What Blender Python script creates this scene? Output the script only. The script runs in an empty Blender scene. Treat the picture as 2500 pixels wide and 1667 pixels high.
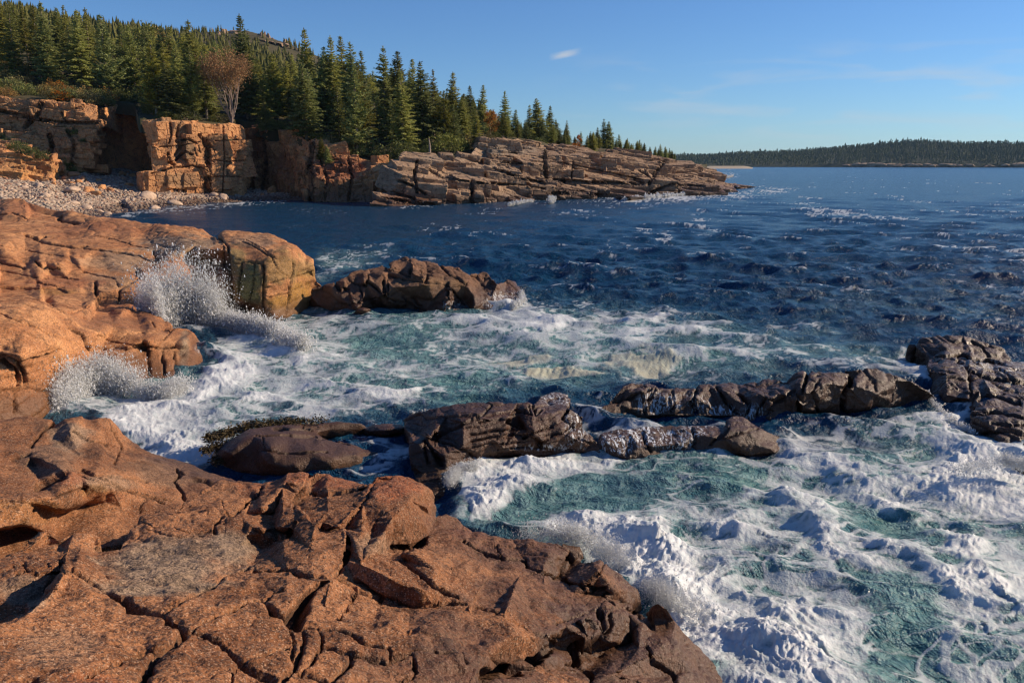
import bpy, math, os
import numpy as np
from mathutils import Vector
from mathutils.geometry import delaunay_2d_cdt

scene = bpy.context.scene
COL = scene.collection
R = math.radians
RNG = np.random.default_rng(7)

# ------------------------------------------------------------------ camera geometry
CAM_H = 7.0
FPX = 1944.0
PITCH = math.atan((833.5 - 400) / FPX)
CP, SP = math.cos(PITCH), math.sin(PITCH)

def ray(px, py):
    a = (px - 1250.0) / FPX
    b = (833.5 - py) / FPX
    return np.array([a, CP + b * SP, -SP + b * CP])

def at_z(px, py, z):
    d = ray(px, py); t = (z - CAM_H) / d[2]
    return np.array([d[0] * t, d[1] * t, z])

def at_Y(px, py, Y):
    d = ray(px, py); t = Y / d[1]
    return np.array([d[0] * t, Y, CAM_H + d[2] * t])

def P3(p):
    """(px, py, z) or (px, py, None, Y): a point of the place seen at that pixel"""
    return at_z(*p) if len(p) == 3 else at_Y(p[0], p[1], p[3])

def project(V):
    """world points -> photo pixel and ray length"""
    x, y, z = V[:, 0], V[:, 1], V[:, 2] - CAM_H
    zc = np.maximum(y * CP - z * SP, .05)
    yc = y * SP + z * CP
    return 1250 + FPX * x / zc, 833.5 - FPX * yc / zc, zc

# ------------------------------------------------------------------ noise
def _hash(ix, iy, iz, seed):
    h = (ix.astype(np.int64) * 73856093) ^ (iy.astype(np.int64) * 19349663) ^ (iz.astype(np.int64) * 83492791) ^ (seed * 2654435761)
    h &= 0xFFFFFFFF
    h = ((h ^ (h >> 16)) * 0x45d9f3b) & 0xFFFFFFFF
    h = ((h ^ (h >> 16)) * 0x45d9f3b) & 0xFFFFFFFF
    return h ^ (h >> 16)

_G = np.array([[1,1,0],[-1,1,0],[1,-1,0],[-1,-1,0],[1,0,1],[-1,0,1],[1,0,-1],[-1,0,-1],[0,1,1],[0,-1,1],[0,1,-1],[0,-1,-1],[1,1,0],[-1,1,0],[0,-1,1],[0,-1,-1]], dtype=np.float32)

def perlin(P, seed=0):
    P = np.asarray(P, dtype=np.float64)
    I = np.floor(P).astype(np.int64)
    F = (P - I).astype(np.float32)
    W = F * F * F * (F * (F * 6 - 15) + 10)
    out = np.zeros(len(P), dtype=np.float32)
    for dx in (0, 1):
        for dy in (0, 1):
            for dz in (0, 1):
                g = _G[_hash(I[:, 0] + dx, I[:, 1] + dy, I[:, 2] + dz, seed) & 15]
                d = g[:, 0] * (F[:, 0] - dx) + g[:, 1] * (F[:, 1] - dy) + g[:, 2] * (F[:, 2] - dz)
                w = (W[:, 0] if dx else 1 - W[:, 0]) * (W[:, 1] if dy else 1 - W[:, 1]) * (W[:, 2] if dz else 1 - W[:, 2])
                out += w * d
    return out

def fbm(P, octv=4, seed=0, gain=.5, lac=2.03):
    a, s, out = 1.0, 1.0, 0
    for o in range(octv):
        out = out + a * perlin(np.asarray(P) * s + 17.3 * o, seed + o)
        a *= gain; s *= lac
    return out

def ridged(P, octv=4, seed=0, gain=.5, lac=2.1):
    a, s, out, tot = 1.0, 1.0, 0, 0
    for o in range(octv):
        out = out + a * (1 - np.minimum(np.abs(perlin(np.asarray(P) * s + 9.1 * o, seed + o)) * 2.2, 1))
        tot += a; a *= gain; s *= lac
    return out / tot

def worley(P, seed=0, jit=.9, cheb=False):
    """F1, F2, random value of the cell, and 3 more random values"""
    P = np.asarray(P, dtype=np.float64)
    I = np.floor(P).astype(np.int64); F = (P - I).astype(np.float32)
    n = len(P)
    f1 = np.full(n, 9., np.float32); f2 = np.full(n, 9., np.float32); idh = np.zeros(n, np.int64)
    for dx in (-1, 0, 1):
        for dy in (-1, 0, 1):
            for dz in (-1, 0, 1):
                h = _hash(I[:, 0] + dx, I[:, 1] + dy, I[:, 2] + dz, seed)
                ox = ((h & 1023) / 1023.0 - .5) * jit + .5 + dx
                oy = (((h >> 10) & 1023) / 1023.0 - .5) * jit + .5 + dy
                oz = (((h >> 20) & 1023) / 1023.0 - .5) * jit + .5 + dz
                d = (np.maximum(np.maximum(np.abs(ox - F[:, 0]), np.abs(oy - F[:, 1])), np.abs(oz - F[:, 2])) if cheb else
                     np.sqrt((ox - F[:, 0]) ** 2 + (oy - F[:, 1]) ** 2 + (oz - F[:, 2]) ** 2)).astype(np.float32)
                c = d < f1
                f2 = np.where(c, f1, np.minimum(f2, d)); f1 = np.where(c, d, f1); idh = np.where(c, h, idh)
    h2 = (idh * 2246822519 + 3266489917) & 0xFFFFFFFF
    h2 ^= h2 >> 15
    return f1, f2, (h2 & 65535) / 65535.0, ((h2 >> 8) & 255) / 255.0, ((h2 >> 16) & 255) / 255.0, ((h2 >> 4) & 255) / 255.0

def sstep(a, b, x):
    t = np.clip((x - a) / (b - a), 0, 1)
    return t * t * (3 - 2 * t)

# ------------------------------------------------------------------ mesh helpers
def new_mesh(name, V, F, mat=None, smooth=True, attrs=None, parent=None, link=True):
    V = np.asarray(V, dtype=np.float32)
    me = bpy.data.meshes.new(name)
    if isinstance(F, np.ndarray):
        k = F.shape[1]
        me.vertices.add(len(V)); me.vertices.foreach_set('co', V.ravel())
        me.loops.add(F.size); me.loops.foreach_set('vertex_index', F.astype(np.int32).ravel())
        me.polygons.add(len(F)); me.polygons.foreach_set('loop_start', np.arange(0, F.size, k, dtype=np.int32))
        me.polygons.foreach_set('loop_total', np.full(len(F), k, dtype=np.int32))
        me.update(calc_edges=True)
    else:
        me.from_pydata([tuple(v) for v in V], [], F); me.update()
    me.polygons.foreach_set('use_smooth', np.full(len(me.polygons), bool(smooth)))
    for k, a in (attrs or {}).items():
        at = me.attributes.new(k, 'FLOAT', 'POINT'); at.data.foreach_set('value', np.asarray(a, dtype=np.float32))
    if mat: me.materials.append(mat)
    if not link: return me
    o = bpy.data.objects.new(name, me); COL.objects.link(o)
    if parent: o.parent = parent
    return o

def tag(o, label=None, cat=None, group=None, kind=None):
    if label: o['label'] = label
    if cat: o['category'] = cat
    if group: o['group'] = group
    if kind: o['kind'] = kind
    return o

def empty(name, loc=(0, 0, 0)):
    o = bpy.data.objects.new(name, None); COL.objects.link(o); o.location = loc
    o.empty_display_size = .3
    return o

def edges_of(T):
    E = np.concatenate([T[:, [0, 1]], T[:, [1, 2]], T[:, [2, 0]]])
    E.sort(axis=1)
    U, inv = np.unique(E[:, 0].astype(np.int64) * 10_000_000 + E[:, 1], return_inverse=True)
    U = np.stack([U // 10_000_000, U % 10_000_000], 1)
    return U, inv.reshape(3, -1).T

CAMP = np.array([0, 0, CAM_H])
def refine(V, T, tol, maxit=12, minlen=0.0, floor=-.6):
    """split every edge seen from the camera under more than tol radians (conforming)"""
    for _ in range(maxit):
        U, TE = edges_of(T)
        A, B = V[U[:, 0]], V[U[:, 1]]
        M = (A + B) / 2
        L = np.linalg.norm(A - B, axis=1)
        D = np.linalg.norm(M - CAMP, axis=1)
        mark = (L / D > tol) & (L > minlen) & ((M[:, 2] > floor) | (L / D > tol * 8))
        if not mark.any(): break
        idx = np.full(len(U), -1); idx[mark] = np.arange(mark.sum()) + len(V)
        V = np.concatenate([V, M[mark]])
        m = idx[TE]
        c = (m >= 0)
        code = c[:, 0] * 1 + c[:, 1] * 2 + c[:, 2] * 4
        out = [T[code == 0]]
        for k in range(3):
            for cd in (1 << k,):
                s = code == cd
                a, b, cc = T[s, k], T[s, (k + 1) % 3], T[s, (k + 2) % 3]; x = m[s, k]
                out += [np.stack([a, x, cc], 1), np.stack([x, b, cc], 1)]
            cd = (1 << k) | (1 << ((k + 1) % 3))
            s = code == cd
            a, b, cc = T[s, k], T[s, (k + 1) % 3], T[s, (k + 2) % 3]; x, y = m[s, k], m[s, (k + 1) % 3]
            out += [np.stack([x, b, y], 1), np.stack([a, x, y], 1), np.stack([a, y, cc], 1)]
        s = code == 7
        a, b, cc = T[s].T; x, y, z = m[s].T
        out += [np.stack([a, x, z], 1), np.stack([x, b, y], 1), np.stack([z, y, cc], 1), np.stack([x, y, z], 1)]
        T = np.concatenate(out)
        if len(T) > 1_500_000: break
    return V, T

def relax(V, T, it, k=.5):
    U, _ = edges_of(T)
    n = len(V); cnt = np.bincount(U.ravel(), minlength=n)[:, None]
    for _ in range(it):
        S = np.stack([np.bincount(U[:, 0], V[U[:, 1], c], n) + np.bincount(U[:, 1], V[U[:, 0], c], n) for c in range(3)], 1)
        V = V * (1 - k) + k * S / np.maximum(cnt, 1)
    return V

def normals(V, T):
    N = np.cross(V[T[:, 1]] - V[T[:, 0]], V[T[:, 2]] - V[T[:, 0]])
    n = len(V); O = np.zeros((n, 3))
    for k in range(3):
        for c in range(3): O[:, c] += np.bincount(T[:, k], N[:, c], n)
    return O / np.maximum(np.linalg.norm(O, axis=1, keepdims=True), 1e-12)

def tin(outline, inner=(), lines=(), back=.8, drop=-1.6, inset=.2, plateau=None):
    """triangulate traced points of a rock; close it behind and under the water"""
    pts = list(outline) + list(inner)
    n = len(outline)
    co = [Vector((p[0], p[1])) for p in pts]
    ed = [(i, (i + 1) % n) for i in range(n)]
    for ln in lines:
        for a, b in zip(ln[:-1], ln[1:]):
            ids = []
            for q in (a, b):
                if q not in pts:
                    pts.append(q); co.append(Vector((q[0], q[1])))
                ids.append(pts.index(q))
            ed.append(tuple(ids))
    ov, oe, of, vi, _, _ = delaunay_2d_cdt(co, ed, [], 1, 1e-4)
    src = np.array([P3(p) for p in pts])
    flat = np.array([[p[0], p[1]] for p in pts])
    V = []
    for k, v in enumerate(ov):
        if vi[k]: V.append(src[vi[k][0]])
        else:
            d = np.hypot(flat[:, 0] - v.x, flat[:, 1] - v.y); w = np.argsort(d)[:3]; ww = 1 / (d[w] + 1e-3)
            r = np.array(ray(v.x, v.y)); t = (np.linalg.norm(src[w] - CAMP, axis=1) * ww).sum() / ww.sum()
            V.append(CAMP + r / np.linalg.norm(r) * t)
    V = np.array(V)
    T = np.array([list(f) for f in of if len(f) == 3])
    if len(T) == 0: raise RuntimeError('no triangles')
    q = np.array([[v.x, v.y] for v in ov])
    a = q[T[:, 1]] - q[T[:, 0]]; b = q[T[:, 2]] - q[T[:, 0]]
    s = a[:, 0] * b[:, 1] - a[:, 1] * b[:, 0]
    T[s > 0] = T[s > 0][:, [0, 2, 1]]           # normals towards the viewer (y is down)
    # boundary
    E = np.concatenate([T[:, [0, 1]], T[:, [1, 2]], T[:, [2, 0]]])
    key = set(map(tuple, E)); bd = [(i, j) for i, j in key if (j, i) not in key]
    m = {}
    V = list(V)
    for i, j in bd:
        for k in (i, j):
            if k not in m:
                p = V[k]; away = p * [1, 1, 0]; away = away / np.linalg.norm(away)
                mid = p + away * (inset + back * .35 * max(p[2], 0)); mid[2] = p[2] * .6 - .15
                if plateau is not None and p[2] > plateau: mid[2] = p[2] - .4
                low = p + away * (inset * 1.5 + back * max(p[2] - drop - 1.2, 0)); low[2] = min(drop, p[2] - 1)
                m[k] = (len(V), len(V) + 1); V += [mid, low]
    X = []
    for i, j in bd:
        a0, a1 = m[i]; b0, b1 = m[j]
        X += [(i, a0, j), (j, a0, b0), (a0, a1, b0), (b0, a1, b1)]
    T = np.concatenate([T, np.array(X)])
    return np.array(V), T

def polydist(u, v, poly):
    """pixel distance to a polyline"""
    d = np.full(len(u), 1e9)
    for a, b in zip(poly[:-1], poly[1:]):
        ax, ay = a[:2]; bx, by = b[:2]; dx, dy = bx - ax, by - ay
        t = np.clip(((u - ax) * dx + (v - ay) * dy) / (dx * dx + dy * dy + 1e-9), 0, 1)
        d = np.minimum(d, np.hypot(u - ax - t * dx, v - ay - t * dy))
    return d

def inpoly(u, v, poly):
    c = np.zeros(len(u), bool); n = len(poly)
    for i in range(n):
        x0, y0 = poly[i][:2]; x1, y1 = poly[(i + 1) % n][:2]
        if y0 == y1: continue
        s = ((y0 > v) != (y1 > v)) & (u < (x1 - x0) * (v - y0) / (y1 - y0) + x0)
        c ^= s
    return c

def polyfield(u, v, poly, feather):
    """1 inside, fading out over feather pixels"""
    x0 = min(p[0] for p in poly) - feather; x1 = max(p[0] for p in poly) + feather
    y0 = min(p[1] for p in poly) - feather; y1 = max(p[1] for p in poly) + feather
    s = (u > x0) & (u < x1) & (v > y0) & (v < y1)
    out = np.zeros(len(u)); us, vs = u[s], v[s]
    d = polydist(us, vs, list(poly) + [poly[0]]); i = inpoly(us, vs, poly)
    out[s] = np.where(i, .5 + .5 * np.clip(d / feather, 0, 1), .5 - .5 * np.clip(d / feather, 0, 1))
    return sstep(0, 1, out)

def carve(V, N, cracks, wig=3.0, seed=3):
    """cut traced cracks (px polylines, width m, depth m) into the rock"""
    u, v, zc = project(V)
    w1 = perlin(V * 2.2, seed) * wig * 3; w2 = perlin(V * 2.2 + 50, seed + 1) * wig * 3
    w1 += perlin(V * 9, seed + 2) * wig; w2 += perlin(V * 9 + 50, seed + 3) * wig
    sc = np.clip(9.0 / zc, .1, 2)
    u = u + w1 * sc; v = v + w2 * sc
    D = np.zeros(len(V))
    for c in cracks:
        poly, wid, dep = c
        x = [p[0] for p in poly]; y = [p[1] for p in poly]
        s = np.where((u > min(x) - 60) & (u < max(x) + 60) & (v > min(y) - 60) & (v < max(y) + 60))[0]
        if len(s) == 0: continue
        d = polydist(u[s], v[s], poly) * zc[s] / FPX
        wd = wid * (1 + .5 * perlin(V[s] * 3, seed + 9))
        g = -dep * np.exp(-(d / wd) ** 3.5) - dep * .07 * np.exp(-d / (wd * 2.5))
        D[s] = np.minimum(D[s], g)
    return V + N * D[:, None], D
QF = 1.0
EXPO = 0.38
PARTS = 'all'
# ------------------------------------------------------------------ materials
class NT:
    def __init__(s, name):
        s.m = bpy.data.materials.new(name); s.m.use_nodes = True
        s.t = s.m.node_tree; s.t.nodes.clear()
        s.out = s.t.nodes.new('ShaderNodeOutputMaterial')
    def n(s, typ, ins=None, **kw):
        x = s.t.nodes.new(typ)
        for k, v in kw.items(): setattr(x, k, v)
        for k, v in (ins or {}).items(): s.set(x.inputs[k], v)
        return x
    def set(s, sock, v):
        if hasattr(v, 'is_linked') or hasattr(v, 'links'): s.t.links.new(v, sock)
        elif isinstance(v, (tuple, list)) and len(v) == 3 and sock.type == 'RGBA': sock.default_value = (*v, 1)
        else: sock.default_value = v
    def mix(s, f, a, b, mode='MIX'):
        x = s.n('ShaderNodeMix', data_type='RGBA', blend_type=mode)
        s.set(x.inputs[0], f); s.set(x.inputs[6], a); s.set(x.inputs[7], b)
        return x.outputs[2]
    def fmix(s, f, a, b):
        x = s.n('ShaderNodeMix', data_type='FLOAT'); s.set(x.inputs[0], f); s.set(x.inputs[2], a); s.set(x.inputs[3], b)
        return x.outputs[0]
    def math(s, op, a, b=0.0, clamp=False):
        x = s.n('ShaderNodeMath', operation=op, use_clamp=clamp); s.set(x.inputs[0], a); s.set(x.inputs[1], b)
        return x.outputs[0]
    def ramp(s, v, lo, hi, a=0.0, b=1.0):
        x = s.n('ShaderNodeMapRange', interpolation_type='SMOOTHSTEP'); s.set(x.inputs[0], v)
        x.inputs[1].default_value = lo; x.inputs[2].default_value = hi; x.inputs[3].default_value = a; x.inputs[4].default_value = b
        return x.outputs[0]
    def attr(s, name):
        return s.n('ShaderNodeAttribute', attribute_name=name).outputs['Fac']
    def pos(s, scale=(1, 1, 1), rot=(0, 0, 0)):
        g = s.n('ShaderNodeNewGeometry')
        return s.n('ShaderNodeMapping', {0: g.outputs['Position'], 'Scale': scale, 'Rotation': rot}).outputs[0]
    def noise(s, vec, scale, detail=4, rough=.55, dist=0.0):
        return s.n('ShaderNodeTexNoise', {'Vector': vec, 'Scale': scale, 'Detail': detail, 'Roughness': rough, 'Distortion': dist}).outputs[0]
    def bsdf(s, **kw):
        b = s.n('ShaderNodeBsdfPrincipled')
        for k, v in kw.items(): s.set(b.inputs[k.replace('_', ' ')], v)
        return b
    def done(s, sh):
        s.t.links.new(sh, s.out.inputs[0]); return s.m

def rock_material(name, c1=(.345, .150, .065), c2=(.20, .078, .032), c3=(.30, .235, .165), dark=(.035, .025, .02),
                  wetc=(.060, .031, .018), k=1.0, bump=1.0, glint=.2, roughwet=.28, wspec=.3):
    t = NT(name)
    p = t.pos(); p2 = t.pos((1, 1, 1), (.3, .5, .9))
    big = t.noise(p, .55 * k, 5, .6, .6); mid = t.noise(p2, 2.3 * k, 6, .65, .3); fine = t.noise(p, 26 * k, 3, .6)
    spk = t.n('ShaderNodeTexVoronoi', {'Vector': p2, 'Scale': 75.0 * k}).outputs['Color']
    spv = t.n('ShaderNodeSeparateColor', {0: spk}).outputs[0]
    c = t.mix(t.ramp(big, .38, .62), c1, c2)
    c = t.mix(t.math('MULTIPLY', t.ramp(mid, .50, .66), .75), c, tuple(x * .62 for x in c2))
    c = t.mix(t.math('MULTIPLY', t.ramp(mid, .46, .30), .6), c, tuple(min(1, x * 1.22) for x in c1))
    c = t.mix(t.attr('gray'), c, t.mix(t.ramp(mid, .4, .65), c3, tuple(x * .55 for x in c3)))
    c = t.mix(t.attr('ochre'), c, (.34, .17, .03))
    c = t.mix(t.attr('green'), c, (.17, .16, .055))
    c = t.mix(t.attr('red'), c, t.mix(t.ramp(mid, .35, .65), (.36, .115, .045), (.20, .06, .03)))
    # mineral grain of the granite, visible close by
    c = t.mix(t.ramp(fine, .47, .66, 0, .72), c, dark)
    c = t.mix(t.ramp(spv, .80, .95, 0, .40), c, (.62, .42, .28))
    c = t.mix(t.ramp(spv, .16, .06, 0, .5), c, dark)
    lich = t.noise(p, 1.1 * k, 8, .72, 1.2)
    c = t.mix(t.math('MULTIPLY', t.ramp(lich, .55, .68), .62), c, dark)
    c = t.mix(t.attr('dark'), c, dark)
    wet = t.math('MULTIPLY', t.attr('wet'), 1.0, True)
    c = t.mix(wet, c, t.mix(.20, wetc, c))
    fr = t.noise(t.pos((3.2, 1.2, 1.2), (0, 0, .4)), 3.0, 6, .65, 1.6)
    fro = t.math('MULTIPLY', t.attr('froth'), t.ramp(fr, .50, .60))
    c = t.mix(fro, c, (.72, .76, .78))
    b1 = t.n('ShaderNodeBump', {'Strength': .55 * bump, 'Distance': .07 / k, 'Height': mid})
    b2 = t.n('ShaderNodeBump', {'Strength': .85 * bump, 'Distance': .03 / k, 'Height': fine, 'Normal': b1.outputs[0]})
    b3 = t.n('ShaderNodeBump', {'Strength': .5 * bump, 'Distance': .006 / k, 'Height': spv, 'Normal': b2.outputs[0]})
    ro = t.fmix(wet, .86, t.fmix(t.ramp(fine, .35, .65), roughwet, roughwet + .3))
    sp = t.fmix(wet, glint, wspec)
    b = t.bsdf(Base_Color=c, Roughness=ro, Specular_IOR_Level=sp, Normal=b3.outputs[0])
    return t.done(b.outputs[0])

M = {}
M['granite'] = rock_material('pink_granite', bump=1.1)
M['shelf'] = rock_material('orange_granite', c1=(.60, .285, .118), c2=(.42, .170, .064), c3=(.38, .29, .19), k=.8, bump=.9, wetc=(.095, .042, .018))
M['wet'] = rock_material('wet_granite', c1=(.22, .110, .06), c2=(.14, .066, .036), c3=(.17, .12, .08), wetc=(.048, .020, .010), bump=1.25, roughwet=.28, wspec=.4)
M['head'] = rock_material('tan_granite', c1=(.43, .285, .175), c2=(.31, .195, .115), c3=(.36, .29, .21), k=.42, bump=.9, wetc=(.09, .045, .025))
M['cliff'] = rock_material('cliff_granite', c1=(.72, .35, .14), c2=(.52, .24, .10), c3=(.26, .18, .10), k=.4, bump=1.0, wetc=(.12, .06, .03))
M['stone'] = rock_material('pale_cobble', c1=(.66, .49, .36), c2=(.50, .36, .26), c3=(.4, .36, .3), k=1.0, bump=.5)

def plain(name, col, rough=.8, var=None, scale=3.0, spec=.3, obj_var=0.0, sub=0.0):
    t = NT(name); c = col
    if var is not None: c = t.mix(t.ramp(t.noise(t.pos(), scale, 4, .6), .35, .65), col, var)
    if obj_var:
        r = t.n('ShaderNodeObjectInfo').outputs['Random']
        h = t.n('ShaderNodeHueSaturation', {'Hue': t.fmix(r, .5 - obj_var * .05, .5 + obj_var * .07), 'Saturation': t.fmix(r, 1.1, .85),
                                            'Value': t.fmix(t.math('FRACT', t.math('MULTIPLY', r, 7.31)), 1 - obj_var, 1 + obj_var), 'Color': c})
        c = h.outputs[0]
    kw = {}
    b = t.bsdf(Base_Color=c, Roughness=rough, Specular_IOR_Level=spec)
    if sub:
        tr = t.n('ShaderNodeBsdfTranslucent', {'Color': c}).outputs[0]
        mx = t.n('ShaderNodeMixShader', {0: sub}); t.t.links.new(b.outputs[0], mx.inputs[1]); t.t.links.new(tr, mx.inputs[2])
        return t.done(mx.outputs[0])
    return t.done(b.outputs[0])

M['needle'] = plain('spruce_needles', (.215, .235, .060), .7, (.285, .280, .085), .9, .2, .42, .42)
M['needle_pine'] = plain('pine_needles', (.25, .26, .055), .7, (.155, .160, .045), .9, .2, .35, .25)
M['bark'] = plain('grey_bark', (.16, .12, .09), .9, (.26, .21, .17), 2.0)
M['paletwig'] = plain('pale_twigs', (.36, .27, .21), .85, (.25, .18, .14), 2.0)
M['rust'] = plain('rust_leaves', (.42, .15, .05), .8, (.30, .17, .06), 1.5, .2, .2, .25)
M['orange'] = plain('orange_leaves', (.46, .17, .035), .8, (.36, .22, .05), 1.5, .2, .3, .25)
M['bush'] = plain('bush_leaves', (.16, .175, .045), .75, (.12, .13, .04), .8, .2, .35, .25)
M['bushb'] = plain('brown_green_leaves', (.24, .19, .07), .8, (.17, .15, .055), .8, .2, .3, .25)
M['weed'] = plain('olive_seaweed', (.075, .05, .012), .55, (.04, .026, .01), 9.0, .3)
M['ground'] = plain('forest_floor', (.055, .052, .022), .95, (.085, .065, .03), .25)
M['farhill'] = plain('far_forest_ground', (.025, .038, .018), .95, (.04, .045, .02), .02)
M['fartree'] = plain('far_tree_needles', (.032, .052, .024), .85, (.055, .070, .028), .010, .2)
M['sand'] = plain('sand', (.36, .30, .21), .95)
# ------------------------------------------------------------------ rock builder
def blobs(V, lst):
    """soft patches of a stain, lichen or painted shade, traced as (px, py, rx, ry, amount)"""
    u, v, _ = project(V)
    w = fbm(V * 1.3, 4, 61) * .9
    out = np.zeros(len(V))
    for (x, y, rx, ry, a) in lst:
        d = np.hypot((u - x) / rx, (v - y) / ry) + w * .5
        out = np.maximum(out, a * sstep(1.15, .6, d))
    return out

def add_slabs(V, T, seed, groups):
    """tabular joint blocks bedded in the surface: (n, length, width, thickness, strike, dip along, dip across, embed, px window)"""
    r = np.random.default_rng(seed + 500)
    A, B, C = V[T[:, 0]], V[T[:, 1]], V[T[:, 2]]
    N = np.cross(B - A, C - A); ar = np.linalg.norm(N, axis=1); N = N / np.maximum(ar, 1e-9)[:, None]
    cen = (A + B + C) / 3; u, v, zc = project(cen)
    face = ((CAMP - cen) * N).sum(1) > 0
    VV, TT, off = [V], [T], len(V)
    for (n, L, Wd, H, ang, dip, dipc, emb, win) in groups:
        w = ar * face * (cen[:, 2] > -.5) * (u > win[0]) * (u < win[2]) * (v > win[1]) * (v < win[3])
        if w.sum() <= 0: continue
        for k in r.choice(len(T), n, p=w / w.sum()):
            a, b = r.random(2)
            if a + b > 1: a, b = 1 - a, 1 - b
            p = A[k] + (B[k] - A[k]) * a + (C[k] - A[k]) * b
            sc = r.uniform(.55, 1.3); l, wd, h = L * sc * r.uniform(.7, 1.4), Wd * sc * r.uniform(.7, 1.3), H * sc * r.uniform(.6, 1.3)
            c8 = np.array([[x, y, z] for x in (-1, 1) for y in (-1, 1) for z in (-1, 1)], float) * .5
            c8 = (c8 + r.normal(0, .055, (8, 3))) * [l, wd, h]
            th = ang + r.normal(0, .14); dp = dip + r.normal(0, .06); dc = dipc + r.normal(0, .06)
            ex = np.array([math.cos(th) * math.cos(dp), math.sin(th) * math.cos(dp), math.sin(dp)])
            ey = np.array([-math.sin(th) * math.cos(dc), math.cos(th) * math.cos(dc), math.sin(dc)]); ez = np.cross(ex, ey)
            q = p - N[k] * emb * min(h, wd) + c8[:, :1] * ex + c8[:, 1:2] * ey + c8[:, 2:] * ez
            VV.append(q)
            TT.append(np.array([[0,1,3],[0,3,2],[4,6,7],[4,7,5],[0,4,5],[0,5,1],[2,3,7],[2,7,6],[0,2,6],[0,6,4],[1,5,7],[1,7,3]]) + off); off += 8
    return np.concatenate(VV), np.concatenate(TT)

def make_rock(name, outline, inner, mat, tol, lines=(), cracks=(), scale=1.0, back=.8, wetz=(0.3, .8), seed=1,
              blocks=None, sm=2, sm_tol=.03, rough=1.0, paint=None, drop=-1.6, wetextra=None, strata=None, wig=3.0, inset=.2, fine=True, tinV=None, plateau=None, smooth=True, warp=1.0, slabs=None, chips=0.0, froth=None):
    V, T = tin(outline, inner, lines, back, drop, inset, plateau) if tinV is None else tinV
    if slabs: V, T = add_slabs(V, T, seed, *slabs)
    V, T = refine(V, T, sm_tol)
    if sm: V = relax(V, T, sm)
    V, T = refine(V, T, tol)
    V = relax(V, T, 1 + sm)
    N = normals(V, T)
    s = scale
    W = V + .35 * s * warp * np.stack([perlin(V / s * .7, seed + 40), perlin(V / s * .7 + 31, seed + 41), perlin(V / s * .7 + 63, seed + 42)], 1)
    D = .075 * s * fbm(W / (1.5 * s), 4, seed) * rough
    D = D + .05 * s * rough * (ridged(W / (1.1 * s) * [1, .45, 1.3], 3, seed + 2) - .5)
    if blocks:
        for (sx, sy, sz, ang, tilt, amp, gr, gd) in blocks:
            c, sn = math.cos(ang), math.sin(ang)
            Q = np.stack([(W[:, 0] * c + W[:, 1] * sn), (-W[:, 0] * sn + W[:, 1] * c), W[:, 2]], 1)
            Q[:, 2] += Q[:, 0] * math.tan(tilt)
            Q = Q / np.array([sx, sy, sz])
            f1, f2, r1, r2, r3, r4 = worley(Q, seed + 5, .75, True)
            I = np.floor(Q)
            # each block steps out by its own amount and leans its own way
            lean = ((Q[:, 0] - np.round(Q[:, 0])) * (r2 - .5) + (Q[:, 2] - np.round(Q[:, 2])) * (r3 - .5)) * .5
            D = D + amp * ((r1 - .5) * 1.6 + lean)
            D = D - gd * np.exp(-((f2 - f1) / gr) ** 2)
    if strata:
        h, amp, tx, ty = strata
        q = (W[:, 2] + W[:, 0] * tx + W[:, 1] * ty) / h + fbm(V / (4 * s), 3, seed + 9) * .6
        fr = q - np.floor(q)
        st = (_hash(np.floor(q).astype(np.int64), np.zeros(len(q), np.int64), np.zeros(len(q), np.int64), seed) & 255) / 255.
        D = D + amp * (st - .5) - amp * .8 * np.exp(-(np.minimum(fr, 1 - fr) / .07) ** 2)
    V = V + N * D[:, None]
    V, cd = carve(V, N, cracks, wig, seed)
    if fine:
        N = normals(V, T)
        if chips:
            Q = W / (np.array([.42, .3, .34]) * s); f1, f2, r1, *_ = worley(Q, seed + 77, .95)
            V = V + N * (chips * ((r1 - .5) * (r1 > .35) - .5 * np.exp(-((f2 - f1) / .09) ** 2) * (r1 > .55)))[:, None]
        f = .028 * s * rough * (ridged(V / (.42 * s), 3, seed + 20) - .5) + .020 * s * rough * fbm(V / (.16 * s), 3, seed + 22)
        f += -.02 * s * rough * sstep(.35, .75, perlin(V / (.3 * s) * [1, 1, 2.2], seed + 25))
        V = V + N * f[:, None]
    zz = V[:, 2] + fbm(V / (1.2 * s), 4, seed + 30) * .5 * s * .6
    wet = sstep(wetz[1], wetz[0], zz)
    if wetextra: wet = np.maximum(wet, blobs(V, wetextra))
    at = {'wet': wet, 'gray': np.zeros(len(V)), 'ochre': np.zeros(len(V)), 'red': np.zeros(len(V)), 'dark': np.zeros(len(V)), 'green': np.zeros(len(V))}
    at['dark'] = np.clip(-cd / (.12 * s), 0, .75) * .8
    at['froth'] = blobs(V, froth) if froth else np.zeros(len(V))
    for k, l in (paint or {}).items(): at[k] = np.maximum(at[k], blobs(V, l))
    return new_mesh(name, V, T.astype(np.int32), mat, smooth, at)
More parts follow.
